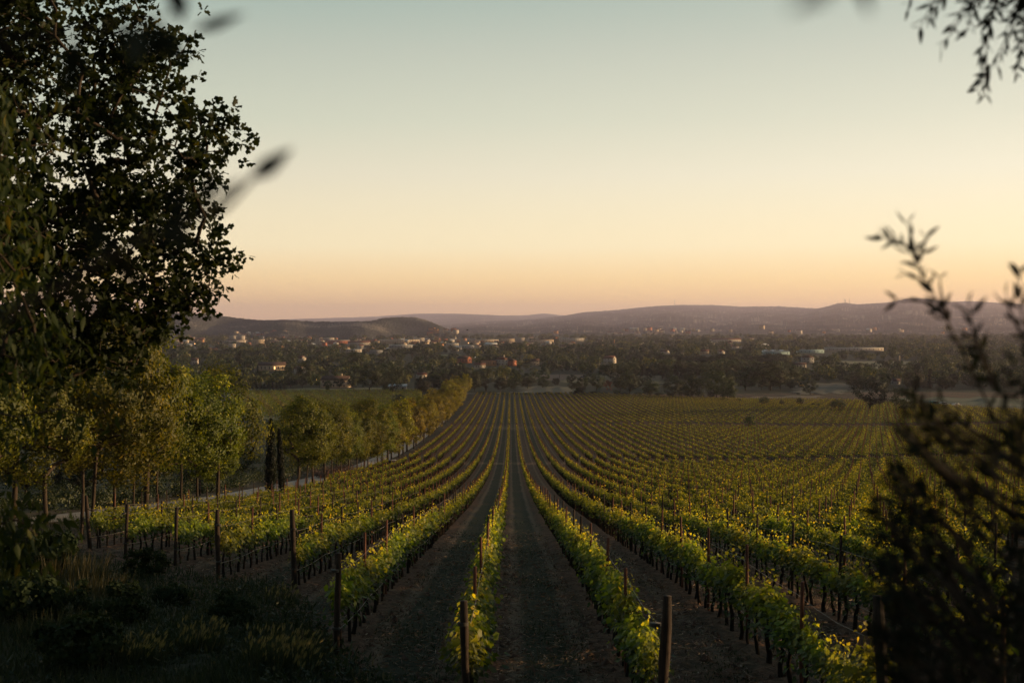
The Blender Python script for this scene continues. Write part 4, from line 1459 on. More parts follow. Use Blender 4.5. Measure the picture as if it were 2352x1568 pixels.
B('apartment_block', 1150, 1182, 786, 778, 'cream row of flats left of the tall white block', 'apartments', M_cream, M_white, 'flat', storeys=3, cols=8, depth=14)
B('warehouse', 1056, 1098, 800, 794, 'grey long roofed shed nearest the trees', 'warehouse', M_grey, M_sheet, 'flat', storeys=1, cols=8, depth=24)
B('warehouse', 1114, 1142, 795, 788, 'white gabled hall right of the grey shed', 'warehouse', M_white, M_sheet, 'gable', storeys=1, cols=4, depth=24)
B('warehouse', 1024, 1052, 795, 789, 'white low hall left of the grey shed', 'warehouse', M_white, M_sheet, 'flat', storeys=1, cols=6, depth=24)
B('factory', 1220, 1272, 787, 780, 'orange tinted long factory right of the tall white block', 'factory', M_cream, M_tile, 'flat', storeys=2, cols=10, depth=20)
B('factory', 1291, 1342, 786, 777, 'white factory with dark upper band at the right of town', 'factory', M_white, M_sheet, 'flat', storeys=2, cols=10, depth=24)
B('apartment_block', 1634, 1702, 785, 777, 'long white block isolated in the right woodland', 'apartments', M_white, M_tile, 'gable', storeys=2, cols=12, depth=14)

# the many small houses of the town, far too small to show parts
HV = []
for i, (wl, rf) in enumerate(((M_white, M_tile), (M_cream, M_tile), (M_redw, M_dktile), (M_ochre, M_tile), (M_cream, M_tile), (M_white, M_sheet))):
    g = Geo()
    box(g, -6, 6, -5, 5, -2, 6)
    g.add([(-6, -5, 6), (-6, 5, 6), (-6, 0, 8.2)], [(0, 2, 1)])
    g.add([(6, -5, 6), (6, 5, 6), (6, 0, 8.2)], [(0, 1, 2)])
    nw = sum(len(f) for f in g.f)
    for s in (-1, 1):
        g.add([(-6.5, s * 5.5, 5.85), (6.5, s * 5.5, 5.85), (6.5, 0, 8.25), (-6.5, 0, 8.25)], [(0, 1, 2, 3)])
    me = g.mesh('town_house', wl)
    me.materials.append(rf)
    for p in me.polygons:
        if p.index >= nw:
            p.material_index = 1
    HV.append(me)
tn = 0
while tn < 210:
    q = random.random()
    if q < .62:
        u, v = random.triangular(360, 1360, 720), random.uniform(776, 792)
    elif q < .80:
        u, v = random.uniform(380, 1500), random.uniform(792, 812)
    else:
        u, v = random.uniform(1300, 2000), random.uniform(776, 800)
    x, y, z = at(u, v)
    if any((x - a) ** 2 + (y - b) ** 2 < (c + 9) ** 2 for a, b, c in OCC):
        continue
    o = link('town_house', HV[random.randrange(6)], loc=(x, y, z), rotz=random.uniform(-1.6, 1.6), scale=(random.uniform(.6, 1.25), random.uniform(.6, 1.0), random.uniform(.6, 1.05)))
    if u < 900:
        tag(o, 'small pale town house among the roofs left of the long yellow factory', 'house', 'small houses of the left town')
    elif u < 1300:
        tag(o, 'small pale town house among the roofs right of the long yellow factory', 'house', 'small houses of the right town')
    else:
        tag(o, 'small pale house scattered in the distant right woodland', 'house', 'scattered houses in the right woodland')
    OCC.append((x, y, 8))
    tn += 1
# houses on the lower slopes of the hills (d is their distance, z from the photo height)
for i in range(75):
    if i < 22:
        u, v, d = random.uniform(540, 700), random.uniform(764, 775), 3820
    elif i < 30:
        u, v, d = random.uniform(980, 1050), random.uniform(758, 770), 3980
    elif i < 62:
        u, v, d = random.gauss(1520, 90), random.uniform(757, 770), 5150
    else:
        u, v, d = random.uniform(1700, 2250), random.uniform(752, 766), 5100
    y = d + random.uniform(0, 60)
    o = link('hillside_house', HV[random.randrange(6)], loc=((u - VPX) / F * y, y, -(v - HZ) / F * y), rotz=random.uniform(-1.6, 1.6), scale=random.uniform(.9, 1.6))
    if i < 30:
        tag(o, 'tiny pale house at the foot of the nearer wooded hill', 'house', 'houses at the foot of the wooded hill')
    else:
        tag(o, 'tiny pale house at the foot of the far hazy hills', 'house', 'houses at the foot of the far hills')

# scatter woodland; the 130 nearest are things, the rest one mass
cand = []
tries = 0
cell = {}
for a, b, c in OCC:
    cell.setdefault((int(a // 40), int(b // 40)), []).append((a, b, c))


def free(x, y, r):
    ci, cj = int(x // 40), int(y // 40)
    for i in (-1, 0, 1):
        for j in (-1, 0, 1):
            for a, b, c in cell.get((ci + i, cj + j), ()):
                if (x - a) ** 2 + (y - b) ** 2 < (r * .8 + c * .8) ** 2:
                    return False
    return True


def hides_building(u, y, h, r):
    ru = r * F / y
    top = HZ + F * (41 - h) / y
    for a, b, v, d in BUILT:
        if y < d and u + ru > a + 2 and u - ru < b - 2 and top < v - 4 and y > d * .55:
            return True
    return False


while tries < 42000 and len(cand) < 5200:
    tries += 1
    y = 745 * (4300 / 745) ** (random.random() ** .85)
    u = random.uniform(-120, 2480)
    x = (u - VPX) / F * y
    if x > -45 and y < row_far(min(x, 260)) + 12 or (x > -45 and y < 770):
        continue
    if in_field(x, y):
        continue
    dens = .55 + .6 * mnoise.noise(Vector((x * .006, y * .004, 3.1)))
    if 2000 < y < 3600 and u < 1350:
        dens *= .45
    if random.random() > dens:
        continue
    r = random.uniform(2.6, 5.6) * (1.25 if y > 1500 else 1)
    h = r * random.uniform(1.5, 2.4)
    if not free(x, y, r) or hides_building(u, y, h, r):
        continue
    cell.setdefault((int(x // 40), int(y // 40)), []).append((x, y, r))
    cand.append((y, x, r, h))
cand.sort()
for i, (y, x, r, h) in enumerate(cand[:110]):
    q = random.random()
    kd = 'round' if q < .78 else 'pine' if q < .92 else 'column' if q < .96 else 'cone'
    if kd in ('column', 'cone'):
        h *= 1.4
        r *= .45 if kd == 'column' else .7
    e = link(KNAME[kd], None, loc=(x, y, float(zg(x, y))), rotz=random.uniform(0, 6), scale=(r / BASER[kd], r / BASER[kd], h / BASEH[kd]))
    sd = 'left' if VPX + F * x / y < 1050 else 'right'
    tag(e, {'round': 'green rounded tree', 'pine': 'dark rounded evergreen', 'column': 'thin dark cypress', 'cone': 'pointed dark conifer'}[kd] +
        (' in the near woodland around the farmhouse' if sd == 'left' else ' in the near woodland beyond the big vineyard'), 'tree', 'near woodland trees ' + ('by the farmhouse' if sd == 'left' else 'beyond the vineyard'))
    t_, c_ = random.choice(VK[kd])
    link('trunk', t_, e)
    link('crown', c_, e)
LO = {m: [tree_variant(700 + 10 * j + i, 'round', 10, 5.0, 26, 360, 1.25, None, .25, 1.2, True)[1] for i in range(4)] for j, m in enumerate(('a',))}['a']
gw, gd = Geo(), Geo()
for i, (y, x, r, h) in enumerate(cand[110:]):
    tgt = gd if random.random() < .22 else gw
    sc = np.array([r / 5.0, r / 5.0, h / 10.0])
    src = LO[random.randrange(4)]
    tgt.merge(src, (x, y, float(zg(x, y))), sc, random.uniform(0, 6.28))
    sh = random.gauss(0, .26)
    tgt.t[-len(src.t):] = [np.clip(t + sh, 0, 1) for t in src.t]
o = gw.build('woodland', M_wood_leaf)
tag(o, 'continuous far woodland of green trees covering the valley around the town', 'woodland', None, 'stuff')
tag(gd.build('evergreens', M_pine, o), kind='stuff')

# ------------------------------------------------------------------ small things of the valley
def mast(name, label, u, v, vt, d=None, r=.12, mat=M_mast, arm=0.0, cat='pole', group=None):
    if d is None:
        x, y, z = at(u, v)
    else:
        y = d
        x, z = (u - VPX) / F * d, -(v - HZ) / F * d
    h = (v - vt) * y / F
    g = Geo()
    tube(g, [(0, 0, -1.5), (0, 0, h * .5), (0, 0, h)], [r, r * .9, r * .7], 6)
    e = link(name, None, loc=(x, y, z))
    tag(e, label, cat, group)
    g.build('shaft', mat, e)
    if arm:
        g = Geo()
        box(g, -arm, arm, -.08, .08, h - .9, h - .7)
        for s in (-1, 0, 1):
            tube(g, [(s * arm * .85, 0, h - .7), (s * arm * .85, 0, h - .35)], .07, 5)
        g.build('crossarm', mat, e)
    return e


mast('utility_pole', 'wooden utility pole standing at the far edge of the vineyard', 1619, 915, 879, r=.16, arm=.9, mat=M_mast)
mast('utility_pole', 'distant utility pole rising above the pale tree band', 1617, 862, 843, r=.18)
mast('utility_pole', 'utility pole by the ploughed field left of the tractor', 1285, 868, 857, r=.14, mat=M_post)
mast('utility_pole', 'utility pole right of the dark clump beyond the avenue', 1197, 880, 862, r=.14, mat=M_post)
mast('utility_pole', 'pole standing right of the cottage among trees', 981, 872, 851, r=.14)
mast('utility_pole', 'pole at the right of the bushy tree by the small vineyard', 970.5, 902, 868, r=.13)
mast('utility_pole', 'thin pole in the weedy plot of the right side', 1838, 915, 888, r=.12)
mast('utility_pole', 'thin pole with yellow light beside the stone hut', 2068, 884, 866, r=.12)
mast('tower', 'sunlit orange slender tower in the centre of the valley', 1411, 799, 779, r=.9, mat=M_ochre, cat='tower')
mast('stone_pillar', 'pale stone pillar at the back of the pale distant field', 2066, 830, 816, r=.9, mat=M_cream, cat='pillar')
mast('floodlight_mast', 'tall floodlight mast by the long yellow factory, left one', 899, 792, 776, r=.35, cat='mast')
mast('floodlight_mast', 'tall floodlight mast by the long yellow factory, right one', 948, 790, 774, r=.35, cat='mast')
mast('radio_mast', 'thin radio mast on the long far ridge', 1550, 703, 688, 18950, r=4.0, cat='mast')
mast('radio_mast', 'stout radio tower on the right hill, left of the slim one', 1941, 698, 686, 15450, r=5.5, arm=11, cat='mast')
mast('radio_mast', 'slim radio mast on the right hill beside the stout tower', 1951, 698, 685, 15450, r=3.2, cat='mast')
mast('radio_mast', 'short pole left of the two towers on the right hill', 1924, 702, 692, 15400, r=2.8, cat='mast')
# water tower
x, y, z = at(1544, 779)
e = link('water_tower', None, loc=(x, y, z))
tag(e, 'white mushroom water tower in the far woodland', 'tower')
g = Geo()
tube(g, [(0, 0, -2), (0, 0, 12)], [1.4, 1.1], 8)
g.build('column', M_white, e)
g = Geo()
tube(g, [(0, 0, 11), (0, 0, 13), (0, 0, 14.5)], [1.5, 6.5, 6.5], 12)
g.build('tank', M_white, e)
# street lamps that are already on
for i, (u, v, m, lab) in enumerate(((460, 774, M_wglow, 'white lamp shining at the foot of the left hill'), (447.5, 789, M_glow, 'orange lamp in the left town'), (573.5, 812, M_glow, 'orange lamp in trees below the apartment slab'),
                                (737, 880, M_wglow, 'white lamp at the left corner of the pale farmhouse'), (727, 871, M_glow, 'orange lit window lamp left of the farmhouse'), (726, 838, M_glow, 'orange lamp beside the large dark round tree'),
                                (1045, 837, M_glow, 'bright orange lamp among trees below the brick house'), (1076, 787.5, M_glow, 'red orange lamp left of the grey shed'), (1178, 778.5, M_glow, 'orange lamp left of the tall white block'),
                                (1092, 820.5, M_wglow, 'small white lamp between brick house and white villa'), (2068.5, 866, M_wglow, 'yellow lamp on the pole beside the stone hut'), (583, 778, M_glow, 'orange lamp on the apartment slab roof'))):
    y = at(u, v + 3)[1]
    g = Geo()
    r = .34 * y / 1000
    a = np.linspace(0, math.pi, 5)
    tube(g, [(0, 0, -r * math.cos(q)) for q in a], np.maximum(r * np.sin(a), .01), 8)
    e = link('street_lamp', None, loc=((u - VPX) / F * y, y, -(v - HZ) / F * y))
    tag(e, lab, 'lamp')
    g.build('bulb', m, e)
    g = Geo()
    tube(g, [(0, 0, -6), (0, 0, -r)], .1, 5)
    g.build('shaft', M_dark, e)


def tractor():
    x, y, z = at(1340, 869)
    e = link('tractor', None, loc=(x, y, z), rotz=.15)
    tag(e, 'small dark blue tractor working the ploughed field', 'tractor')
    M_blue = rough_mat('tractor_paint', (0.02, 0.04, 0.09), (0.04, 0.07, 0.14), 2, .4)
    g = Geo()
    box(g, -2.2, 0.1, -.45, .45, .9, 1.75)
    box(g, .1, 1.3, -.6, .6, .8, 1.3)
    g.build('body', M_blue, e)
    g = Geo()
    box(g, .12, 1.28, -.62, .62, 1.303, 2.5)
    c = g.build('cab', M_glassd, e)
    g = Geo()
    box(g, .02, 1.4, -.72, .72, 2.503, 2.65)
    g.build('cab_roof', M_white, c)
    for s in (-1, 1):
        for (wx, wr) in ((.9, .85), (-1.6, .55)):
            g = Geo()
            tube(g, [(wx, s * .62, wr), (wx, s * 1.05, wr)], wr, 16)
            w_ = g.build('wheel', M_dark, e)
            g = Geo()
            tube(g, [(wx, s * .60, wr), (wx, s * 1.07, wr)], wr * .5, 12)
            g.build('rim', M_white, w_)
    g = Geo()
    tube(g, [(-1.5, .2, 1.7), (-1.5, .2, 2.5)], .06, 6)
    g.build('exhaust', M_dark, e)
    g = Geo()
    box(g, 1.6, 2.5, -1.1, 1.1, .3, .7)
    box(g, 1.25, 1.65, -.1, .1, .45, .6)
    g.build('harrow', M_dark, e)


def excavator():
    x, y, z = at(1840, 889)
    e = link('excavator', None, loc=(x, y, z), rotz=0)
    tag(e, 'yellow excavator with arched boom at the weedy plot', 'excavator')
    M_yel = rough_mat('excavator_paint', (0.40, 0.22, 0.03), (0.52, 0.30, 0.05), 2, .5)
    for s in (-1, 1):
        g = Geo()
        tube(g, [(-1.3, s * .8 - .25, .45), (-1.3, s * .8 + .25, .45)], .44, 10)
        tube(g, [(1.3, s * .8 - .25, .45), (1.3, s * .8 + .25, .45)], .44, 10)
        box(g, -1.3, 1.3, s * .8 - .24, s * .8 + .24, .02, .88)
        g.build('track', M_dark, e)
    g = Geo()
    box(g, -.9, 1.8, -1.1, 1.1, 1.0, 1.9)
    g.build('body', M_yel, e)
    g = Geo()
    box(g, -1.0, .3, -1.05, -.1, 1.903, 3.1)
    c = g.build('cab', M_glassd, e)
    g = Geo()
    box(g, -1.05, .35, -1.1, -.05, 3.103, 3.2)
    g.build('cab_roof', M_yel, c)
    g = Geo()
    tube(g, [(-.8, .3, 1.7), (-2.0, .3, 3.6), (-3.4, .3, 4.0), (-4.2, .3, 3.6)], [.3, .28, .24, .2], 6)
    g.build('boom', M_yel, e)
    g = Geo()
    tube(g, [(-4.2, .3, 3.6), (-5.0, .3, 1.6)], [.2, .15], 6)
    g.build('stick', M_yel, e)
    g = Geo()
    g.add([(-5.4, -.2, 1.6), (-4.6, -.2, 1.6), (-4.5, -.2, .9), (-5.3, -.2, .7), (-5.4, .8, 1.6), (-4.6, .8, 1.6), (-4.5, .8, .9), (-5.3, .8, .7)], [(0, 1, 2, 3), (4, 7, 6, 5), (0, 4, 5, 1), (2, 6, 7, 3), (1, 5, 6, 2)])
    g.build('bucket', M_dark, e)


def vehicle(name, u, v, L, H, paint, label, cat, rot=0):
    x, y, z = at(u, v)
    e = link(name, None, loc=(x, y, z), rotz=rot)
    tag(e, label, cat)
    p = rough_mat(name + '_paint', tuple(c * .85 for c in paint), paint, 1, .35, spec=.5)
    W = .9
    hl = L / 2
    van = cat == 'van'
    prof = [(-hl, .35), (hl, .35), (hl, .85), (hl * .72, 1.0), (hl * .35, H), (-hl * .98 if van else -hl * .55, H), (-hl, .95 if not van else H * .9)]
    g = Geo()
    n = len(prof)
    V = [(px, s * W, pz) for s in (-1, 1) for px, pz in prof]
    g.add(V, [(i, (i + 1) % n, n + (i + 1) % n, n + i) for i in range(n)])
    g.add(V[:n], [tuple(range(n))])
    g.add(V[n:], [tuple(range(n))[::-1]])
    g.build('body', p, e)
    g = Geo()
    box(g, -hl * .5, hl * .42, -W - .02, W + .02, H * .62, H * .9)
    g.build('windows', M_glassd, e)
    for sx in (-.62, .62):
        for s in (-1, 1):
            g = Geo()
            tube(g, [(sx * hl, s * (W - .15), .34), (sx * hl, s * (W + .04), .34)], .34, 12)
            g.build('wheel', M_dark, e)


tractor()
excavator()
vehicle('green_van', 2148, 932, 5.0, 2.2, (0.02, 0.16, 0.12), 'green van parked at the yard right of the huge dark tree', 'van')
vehicle('white_car', 2168, 931, 4.2, 1.5, (0.6, 0.6, 0.6), 'white car parked right of the green van', 'car')
vehicle('pale_car', 2196, 934, 4.2, 1.45, (0.45, 0.42, 0.4), 'pale car parked furthest right of the green van', 'car', .3)
# dark feed box and low slab beside the road
x, y, z = at(899, 1068)
e = link('storage_box', None, loc=(x, y, z), rotz=.2)
tag(e, 'black storage box with pale lid on the verge at the vineyard corner', 'box')
g = Geo()
box(g, -.85, .85, -.5, .5, 0, .85)
g.build('body', M_dark, e)
g = Geo()
box(g, -.9, .9, -.55, .55, .853, .95)
g.build('lid', M_grey, e)
x, y, z = at(868, 1078)
e = link('bench', None, loc=(x, y, z), rotz=.1)
tag(e, 'low dark bench under the avenue tree left of the storage box', 'bench')
g = Geo()
box(g, -.9, .9, -.22, .22, .40, .47)
g.build('seat', M_dark, e)
for s in (-1, 1):
    g = Geo()
    box(g, s * .65 - .06, s * .65 + .06, -.2, .2, 0, .397)
    g.build('leg', M_dark, e)
# mauve flowering mound beside the road
x, y, z = at(752, 1098)
mv = tree_variant(680, 'round', 1.2, 2.2, 40, 2200, .14, M_mauve, .04, .1)
for i, (dx, dy, s, lab) in enumerate(((0, 0, 1.0, 'dull mauve flowering mound at the road edge, nearest one'), (.6, 7, 1.1, 'dull mauve flowering mound at the road edge, middle one'), (.9, 14, 1.0, 'dull mauve flowering mound at the road edge, furthest one'))):
    place_tree('flowering_shrub', mv, (x + dx, y + dy, float(zg(x + dx, y + dy))), s, lab, 'shrub', 'mauve mounds beside the road')
# bird
g = Geo()
yb = 260.0
tube(g, [(-.22, 0, 0), (-.1, 0, .03), (.1, 0, .03), (.24, 0, 0), (.34, 0, 0)], [.01, .06, .07, .04, .01], 6)
b = g.build('bird', M_dark, None, loc=((1073 - VPX) / F * yb, yb, -(758 - HZ) / F * yb))
tag(b, 'small dark bird flying above the town before the hills', 'bird')
g = Geo()
for s in (-1, 1):
    g.add([(-.1, s * .04, .05), (.12, s * .04, .05), (.05, s * .30, .20), (-.08, s * .28, .19), (-.02, s * .58, .12), (-.10, s * .55, .12)], [(0, 1, 2, 3), (3, 2, 4, 5)])
    g.add([(-.1, s * .04, .035), (.12, s * .04, .035), (.05, s * .30, .185), (-.08, s * .28, .175), (-.02, s * .58, .108), (-.10, s * .55, .108)], [(0, 1, 2, 3), (3, 2, 4, 5)])
g.build('wings', M_dark, b)

# ------------------------------------------------------------------ foreground trees


def oak():
    """big lobed-leaf tree on the left; trunk stands just outside the picture"""
    r = np.random.default_rng(77)
    D0 = 17.0
    bx, by = -10.2, 18.0
    bz = float(zg(bx, by))
    # right edge of the crown by height (photo v -> u)
    ev = np.array([-700, -300, -120, 0, 60, 95, 150, 200, 250, 285, 340, 400, 450, 500, 550, 590, 630, 670, 700, 735, 780, 840, 880])
    eu = np.array([60, 260, 330, 362, 350, 455, 430, 415, 490, 552, 545, 520, 492, 488, 478, 545, 512, 512, 480, 395, 375, 330, 230])
    T = []
    while len(T) < 1250:
        v = r.uniform(-620, 870)
        dy = r.normal(0, 1.5)
        if abs(dy) > 3.6:
            continue
        y = D0 + dy
        ue = np.interp(v, ev, eu) - 34
        shrink = 1 - (abs(dy) / 4.2) ** 2 * .45
        xe = (ue - VPX) / F * D0
        x0 = -10.5
        xm = x0 + (xe - x0) * shrink
        t = r.random() ** .7
        x = x0 + (xm - x0) * t
        z = (HZ - v) / F * D0
        p = Vector((x * .75, y * .75, z * .75))
        if mnoise.noise(p) + .35 * mnoise.noise(p * 2.6) < -.06 - .06 * (t > .9):
            continue
        T.append((x - bx, y - by, z - bz))
    for (u, v) in ((440, 130), (465, 95), (405, 90), (425, 150), (560, 285), (545, 300), (552, 345), (545, 590), (558, 592), (530, 600), (515, 655), (488, 690), (470, 712), (355, 760), (380, 770), (345, 840), (360, 800), (320, 850), (540, 405), (505, 500), (520, 530), (565, 310)):
        y = D0 + r.normal(0, .3)
        u -= 34
        T.append(((u - VPX) / F * y - bx, y - by, (HZ - v) / F * y - bz))
    T = np.array(T)
    top = 9.5
    root = [np.array([.15 * math.sin(i), .1 * math.cos(i), zz]) for i, zz in enumerate(np.linspace(-.3, top, 9))]
    nodes, par, W = skeleton(T, root, r, 2.2, .008)
    W = np.minimum(W, .32)
    e = link('oak_tree', None, loc=(bx, by, bz))
    tag(e, 'large dark tree with lobed leaves filling the upper left', 'tree')
    bark_mesh(nodes, par, W, 8).build('trunk', M_bark, e, smooth=True)
    g = Geo()
    per = 46
    n = len(T) * per
    # each clump is a handful of rosettes
    ros = np.repeat(T, 7, 0) + r.normal(0, .15, (len(T) * 7, 3))
    C0 = np.repeat(ros, 7, 0)
    n = len(C0)
    dv = unit(r.normal(size=(n, 3)) * (1, 1, .7))
    C = C0 + dv * r.uniform(.01, .05, (n, 1))
    L = r.uniform(.070, .135, n)
    tn = np.repeat(r.normal(0, .14, len(ros)), 7)
    leaves(g, C, dv + r.normal(0, .25, (n, 3)) + (0, 0, -.15), L, L * .85, .25, np.clip(r.normal(.36, .2, n) + tn, 0, 1), r, 'oak')
    g.build('crown', M_oak, e)


def hanging_tree():
    """nearer tree whose long drooping leaves hang into the left edge"""
    r = np.random.default_rng(91)
    D0 = 10.0
    bx, by = -6.4, 10.6
    bz = float(zg(bx, by))
    ev = np.array([120, 200, 300, 400, 500, 600, 700, 800, 900, 1000, 1060, 1100, 1130])
    eu = np.array([-20, 10, 90, 150, 180, 185, 185, 185, 185, 190, 180, 140, 70])
    T = []
    while len(T) < 165:
        v = r.uniform(150, 1120)
        dy = r.normal(0, .55)
        y = D0 + dy
        xe = (np.interp(v, ev, eu) - 14 - VPX) / F * D0
        x = -5.4 + (xe + 5.4) * r.random() ** .55
        z = (HZ - v) / F * D0
        if mnoise.noise(Vector((x * 1.4, y * 1.4, z * 1.4))) < -.02:
            continue
        T.append((x - bx, y - by, z - bz))
    for i in range(26):
        v = r.uniform(1185, 1250)
        u = r.uniform(-60, 110)
        y = D0 + r.normal(0, .3)
        T.append(((u - VPX) / F * y - bx, y - by, (HZ - v) / F * y - bz))
    T = np.array(T)
    root = [np.array([.05 * math.sin(2 * i), .05 * math.cos(i), zz]) for i, zz in enumerate(np.linspace(-.2, 4.2, 8))]
    nodes, par, W = skeleton(T, root, r, 2.2, .004)
    W = np.minimum(W, .14)
    e = link('broadleaf_sapling', None, loc=(bx, by, bz))
    tag(e, 'near tree with long drooping pointed leaves hanging in at the left edge', 'tree')
    bark_mesh(nodes, par, W, 7).build('trunk', M_bark, e, smooth=True)
    g = Geo()
    C = np.repeat(T, 13, 0) + r.normal(0, .14, (len(T) * 13, 3))
    n = len(C)
    D = np.column_stack([r.normal(0, .45, n), r.normal(0, .45, n), -np.abs(r.normal(.9, .35, n))])
    L = r.uniform(.075, .135, n)
    leaves(g, C, D, L, L * .40, .35, np.clip(r.normal(.4, .22, n), 0, 1), r, 'lance')
    g.build('crown', M_hang, e)


def shoot(gb, gl, P, r, leaf=.05, step=.022, start=.25, wr=.2, thick=.003, droop=0.0):
    """a slim olive shoot: bark along P, paired narrow leaves from start to the tip"""
    P = np.asarray(P, float)
    tt = np.linspace(0, 1, 12)
    s = np.linspace(0, 1, len(P))
    Q = np.column_stack([np.interp(tt, s, P[:, k]) for k in range(3)])
    k = np.array([.25, .5, .25])
    for _ in range(2):
        Q[1:-1] = Q[:-2] * .25 + Q[1:-1] * .5 + Q[2:] * .25
    tube(gb, Q, np.linspace(thick * 2, thick * .6, 12), 4, .5, False)
    seg = np.linalg.norm(np.diff(Q, axis=0), axis=1).sum()
    n = max(3, int(seg * (1 - start) / step))
    ts = np.repeat(np.linspace(start, 1, n), 2)
    C = np.column_stack([np.interp(ts, tt, Q[:, k]) for k in range(3)])
    T = unit(np.column_stack([np.interp(ts, tt, np.gradient(Q[:, k])) for k in range(3)]))
    a = np.tile([0, math.pi], n) + np.repeat(np.arange(n) * 1.5, 2) + r.normal(0, .3, 2 * n)
    ref = unit(np.cross(T, (0.3, 1, .2)))
    bi = np.cross(T, ref)
    side_ = np.cos(a)[:, None] * ref + np.sin(a)[:, None] * bi
    D = T * r.uniform(.5, 1.1, (2 * n, 1)) + side_ * r.uniform(.5, 1.0, (2 * n, 1)) + (0, 0, -droop)
    keep = r.random(2 * n) < .86
    L = leaf * r.uniform(.7, 1.2, 2 * n)
    leaves(gl, C[keep], D[keep], L[keep], L[keep] * wr * 1.3, .25, None, r, 'lance')


def W3(u, v, y):
    return np.array([(u - VPX) / F * y, y, (HZ - v) / F * y])


def olive_shrub():
    r = np.random.default_rng(123)
    bx, by = 1.75, 3.2
    bz = float(zg(bx, by))
    base = np.array([bx, by, bz])
    gb, gl = Geo(), Geo()
    ev = np.array([740, 800, 900, 1000, 1100, 1200, 1300, 1400, 1500, 1600])
    eu = np.array([2235, 2205, 2170, 2130, 2105, 2080, 2060, 2070, 2075, 2080])
    for s in (0, 1, 2, 3):                   # stems
        tube(gb, [base + (s * .1 - .15, 0, -.1), base + (s * .18 - .3, .1 * s, .8), base + (s * .3 - .6, .15 * s - .2, 1.7)], [.022, .016, .009], 6)
    for i in range(92):
        v = 760 + 940 * r.random() ** .72
        lim = np.interp(v, ev, eu)
        u = lim + (2560 - lim) * r.random() ** .45
        y = r.uniform(2.5, 4.0)
        tip = W3(u, v, y)
        ln = r.uniform(.30, .60)
        back = np.array([r.normal(.10, .12), r.normal(0, .10), -1.0])
        back = back / np.linalg.norm(back)
        root = tip + back * ln
        midp = (tip + root) / 2 + r.normal(0, .025, 3)
        shoot(gb, gl, [root, midp, tip], r, .05, .024, .15)
    # stray leaves on thin shoots reaching further left
    for i in range(75):
        v = r.uniform(900, 1570)
        u = np.interp(v, ev, eu) - 85 * r.random() ** 1.5
        y = r.uniform(2.6, 3.6)
        tip = W3(u, v, y)
        shoot(gb, gl, [tip + (r.uniform(.15, .3), r.normal(0, .05), -r.uniform(.12, .3)), tip + (.07, 0, -.07), tip], r, .048, .030, .35)
    # two tall shoots against the sky
    y = 3.3
    shoot(gb, gl, [W3(2330, 1050, y), W3(2230, 850, y), W3(2175, 730, y), W3(2135, 660, y), W3(2100, 590, y), W3(2070, 545, y), W3(2030, 548, y)], r, .052, .026, .1, thick=.0019)
    shoot(gb, gl, [W3(2175, 730, y), W3(2130, 690, y), W3(2062, 690, y)], r, .05, .034, .2)
    shoot(gb, gl, [W3(2105, 600, y), W3(2095, 550, y), W3(2085, 515, y)], r, .045, .022, .2)
    shoot(gb, gl, [W3(2140, 665, y), W3(2110, 640, y), W3(2080, 630, y)], r, .045, .026, .2)
    shoot(gb, gl, [W3(2110, 600, y), W3(2122, 570, y), W3(2126, 545, y)], r, .04, .03, .3)
    shoot(gb, gl, [W3(2180, 735, y), W3(2162, 680, y), W3(2158, 640, y)], r, .045, .026, .25)
    shoot(gb, gl, [W3(2440, 980, 3.1), W3(2370, 800, 3.1), W3(2340, 700, 3.1), W3(2344, 630, 3.1)], r, .055, .024, .1, thick=.0019)
    shoot(gb, gl, [W3(2360, 790, 3.1), W3(2320, 720, 3.1), W3(2312, 680, 3.1)], r, .05, .024, .1)
    shoot(gb, gl, [W3(2290, 900, 3.0), W3(2240, 790, 3.0), W3(2225, 700, 3.0)], r, .05, .022, .1)
    shoot(gb, gl, [W3(2400, 860, 3.0), W3(2390, 720, 3.0), W3(2380, 640, 3.0)], r, .05, .022, .1)
    e = link('olive_shrub', None, loc=base)
    tag(e, 'out of focus dark olive shrub filling the lower right corner', 'shrub')
    for gg in (gb, gl):
        gg.v = [v - base.astype(np.float32) for v in gg.v]
    gb.build('branches', M_bark, e, smooth=True)
    gl.build('leaves', M_olive, e)


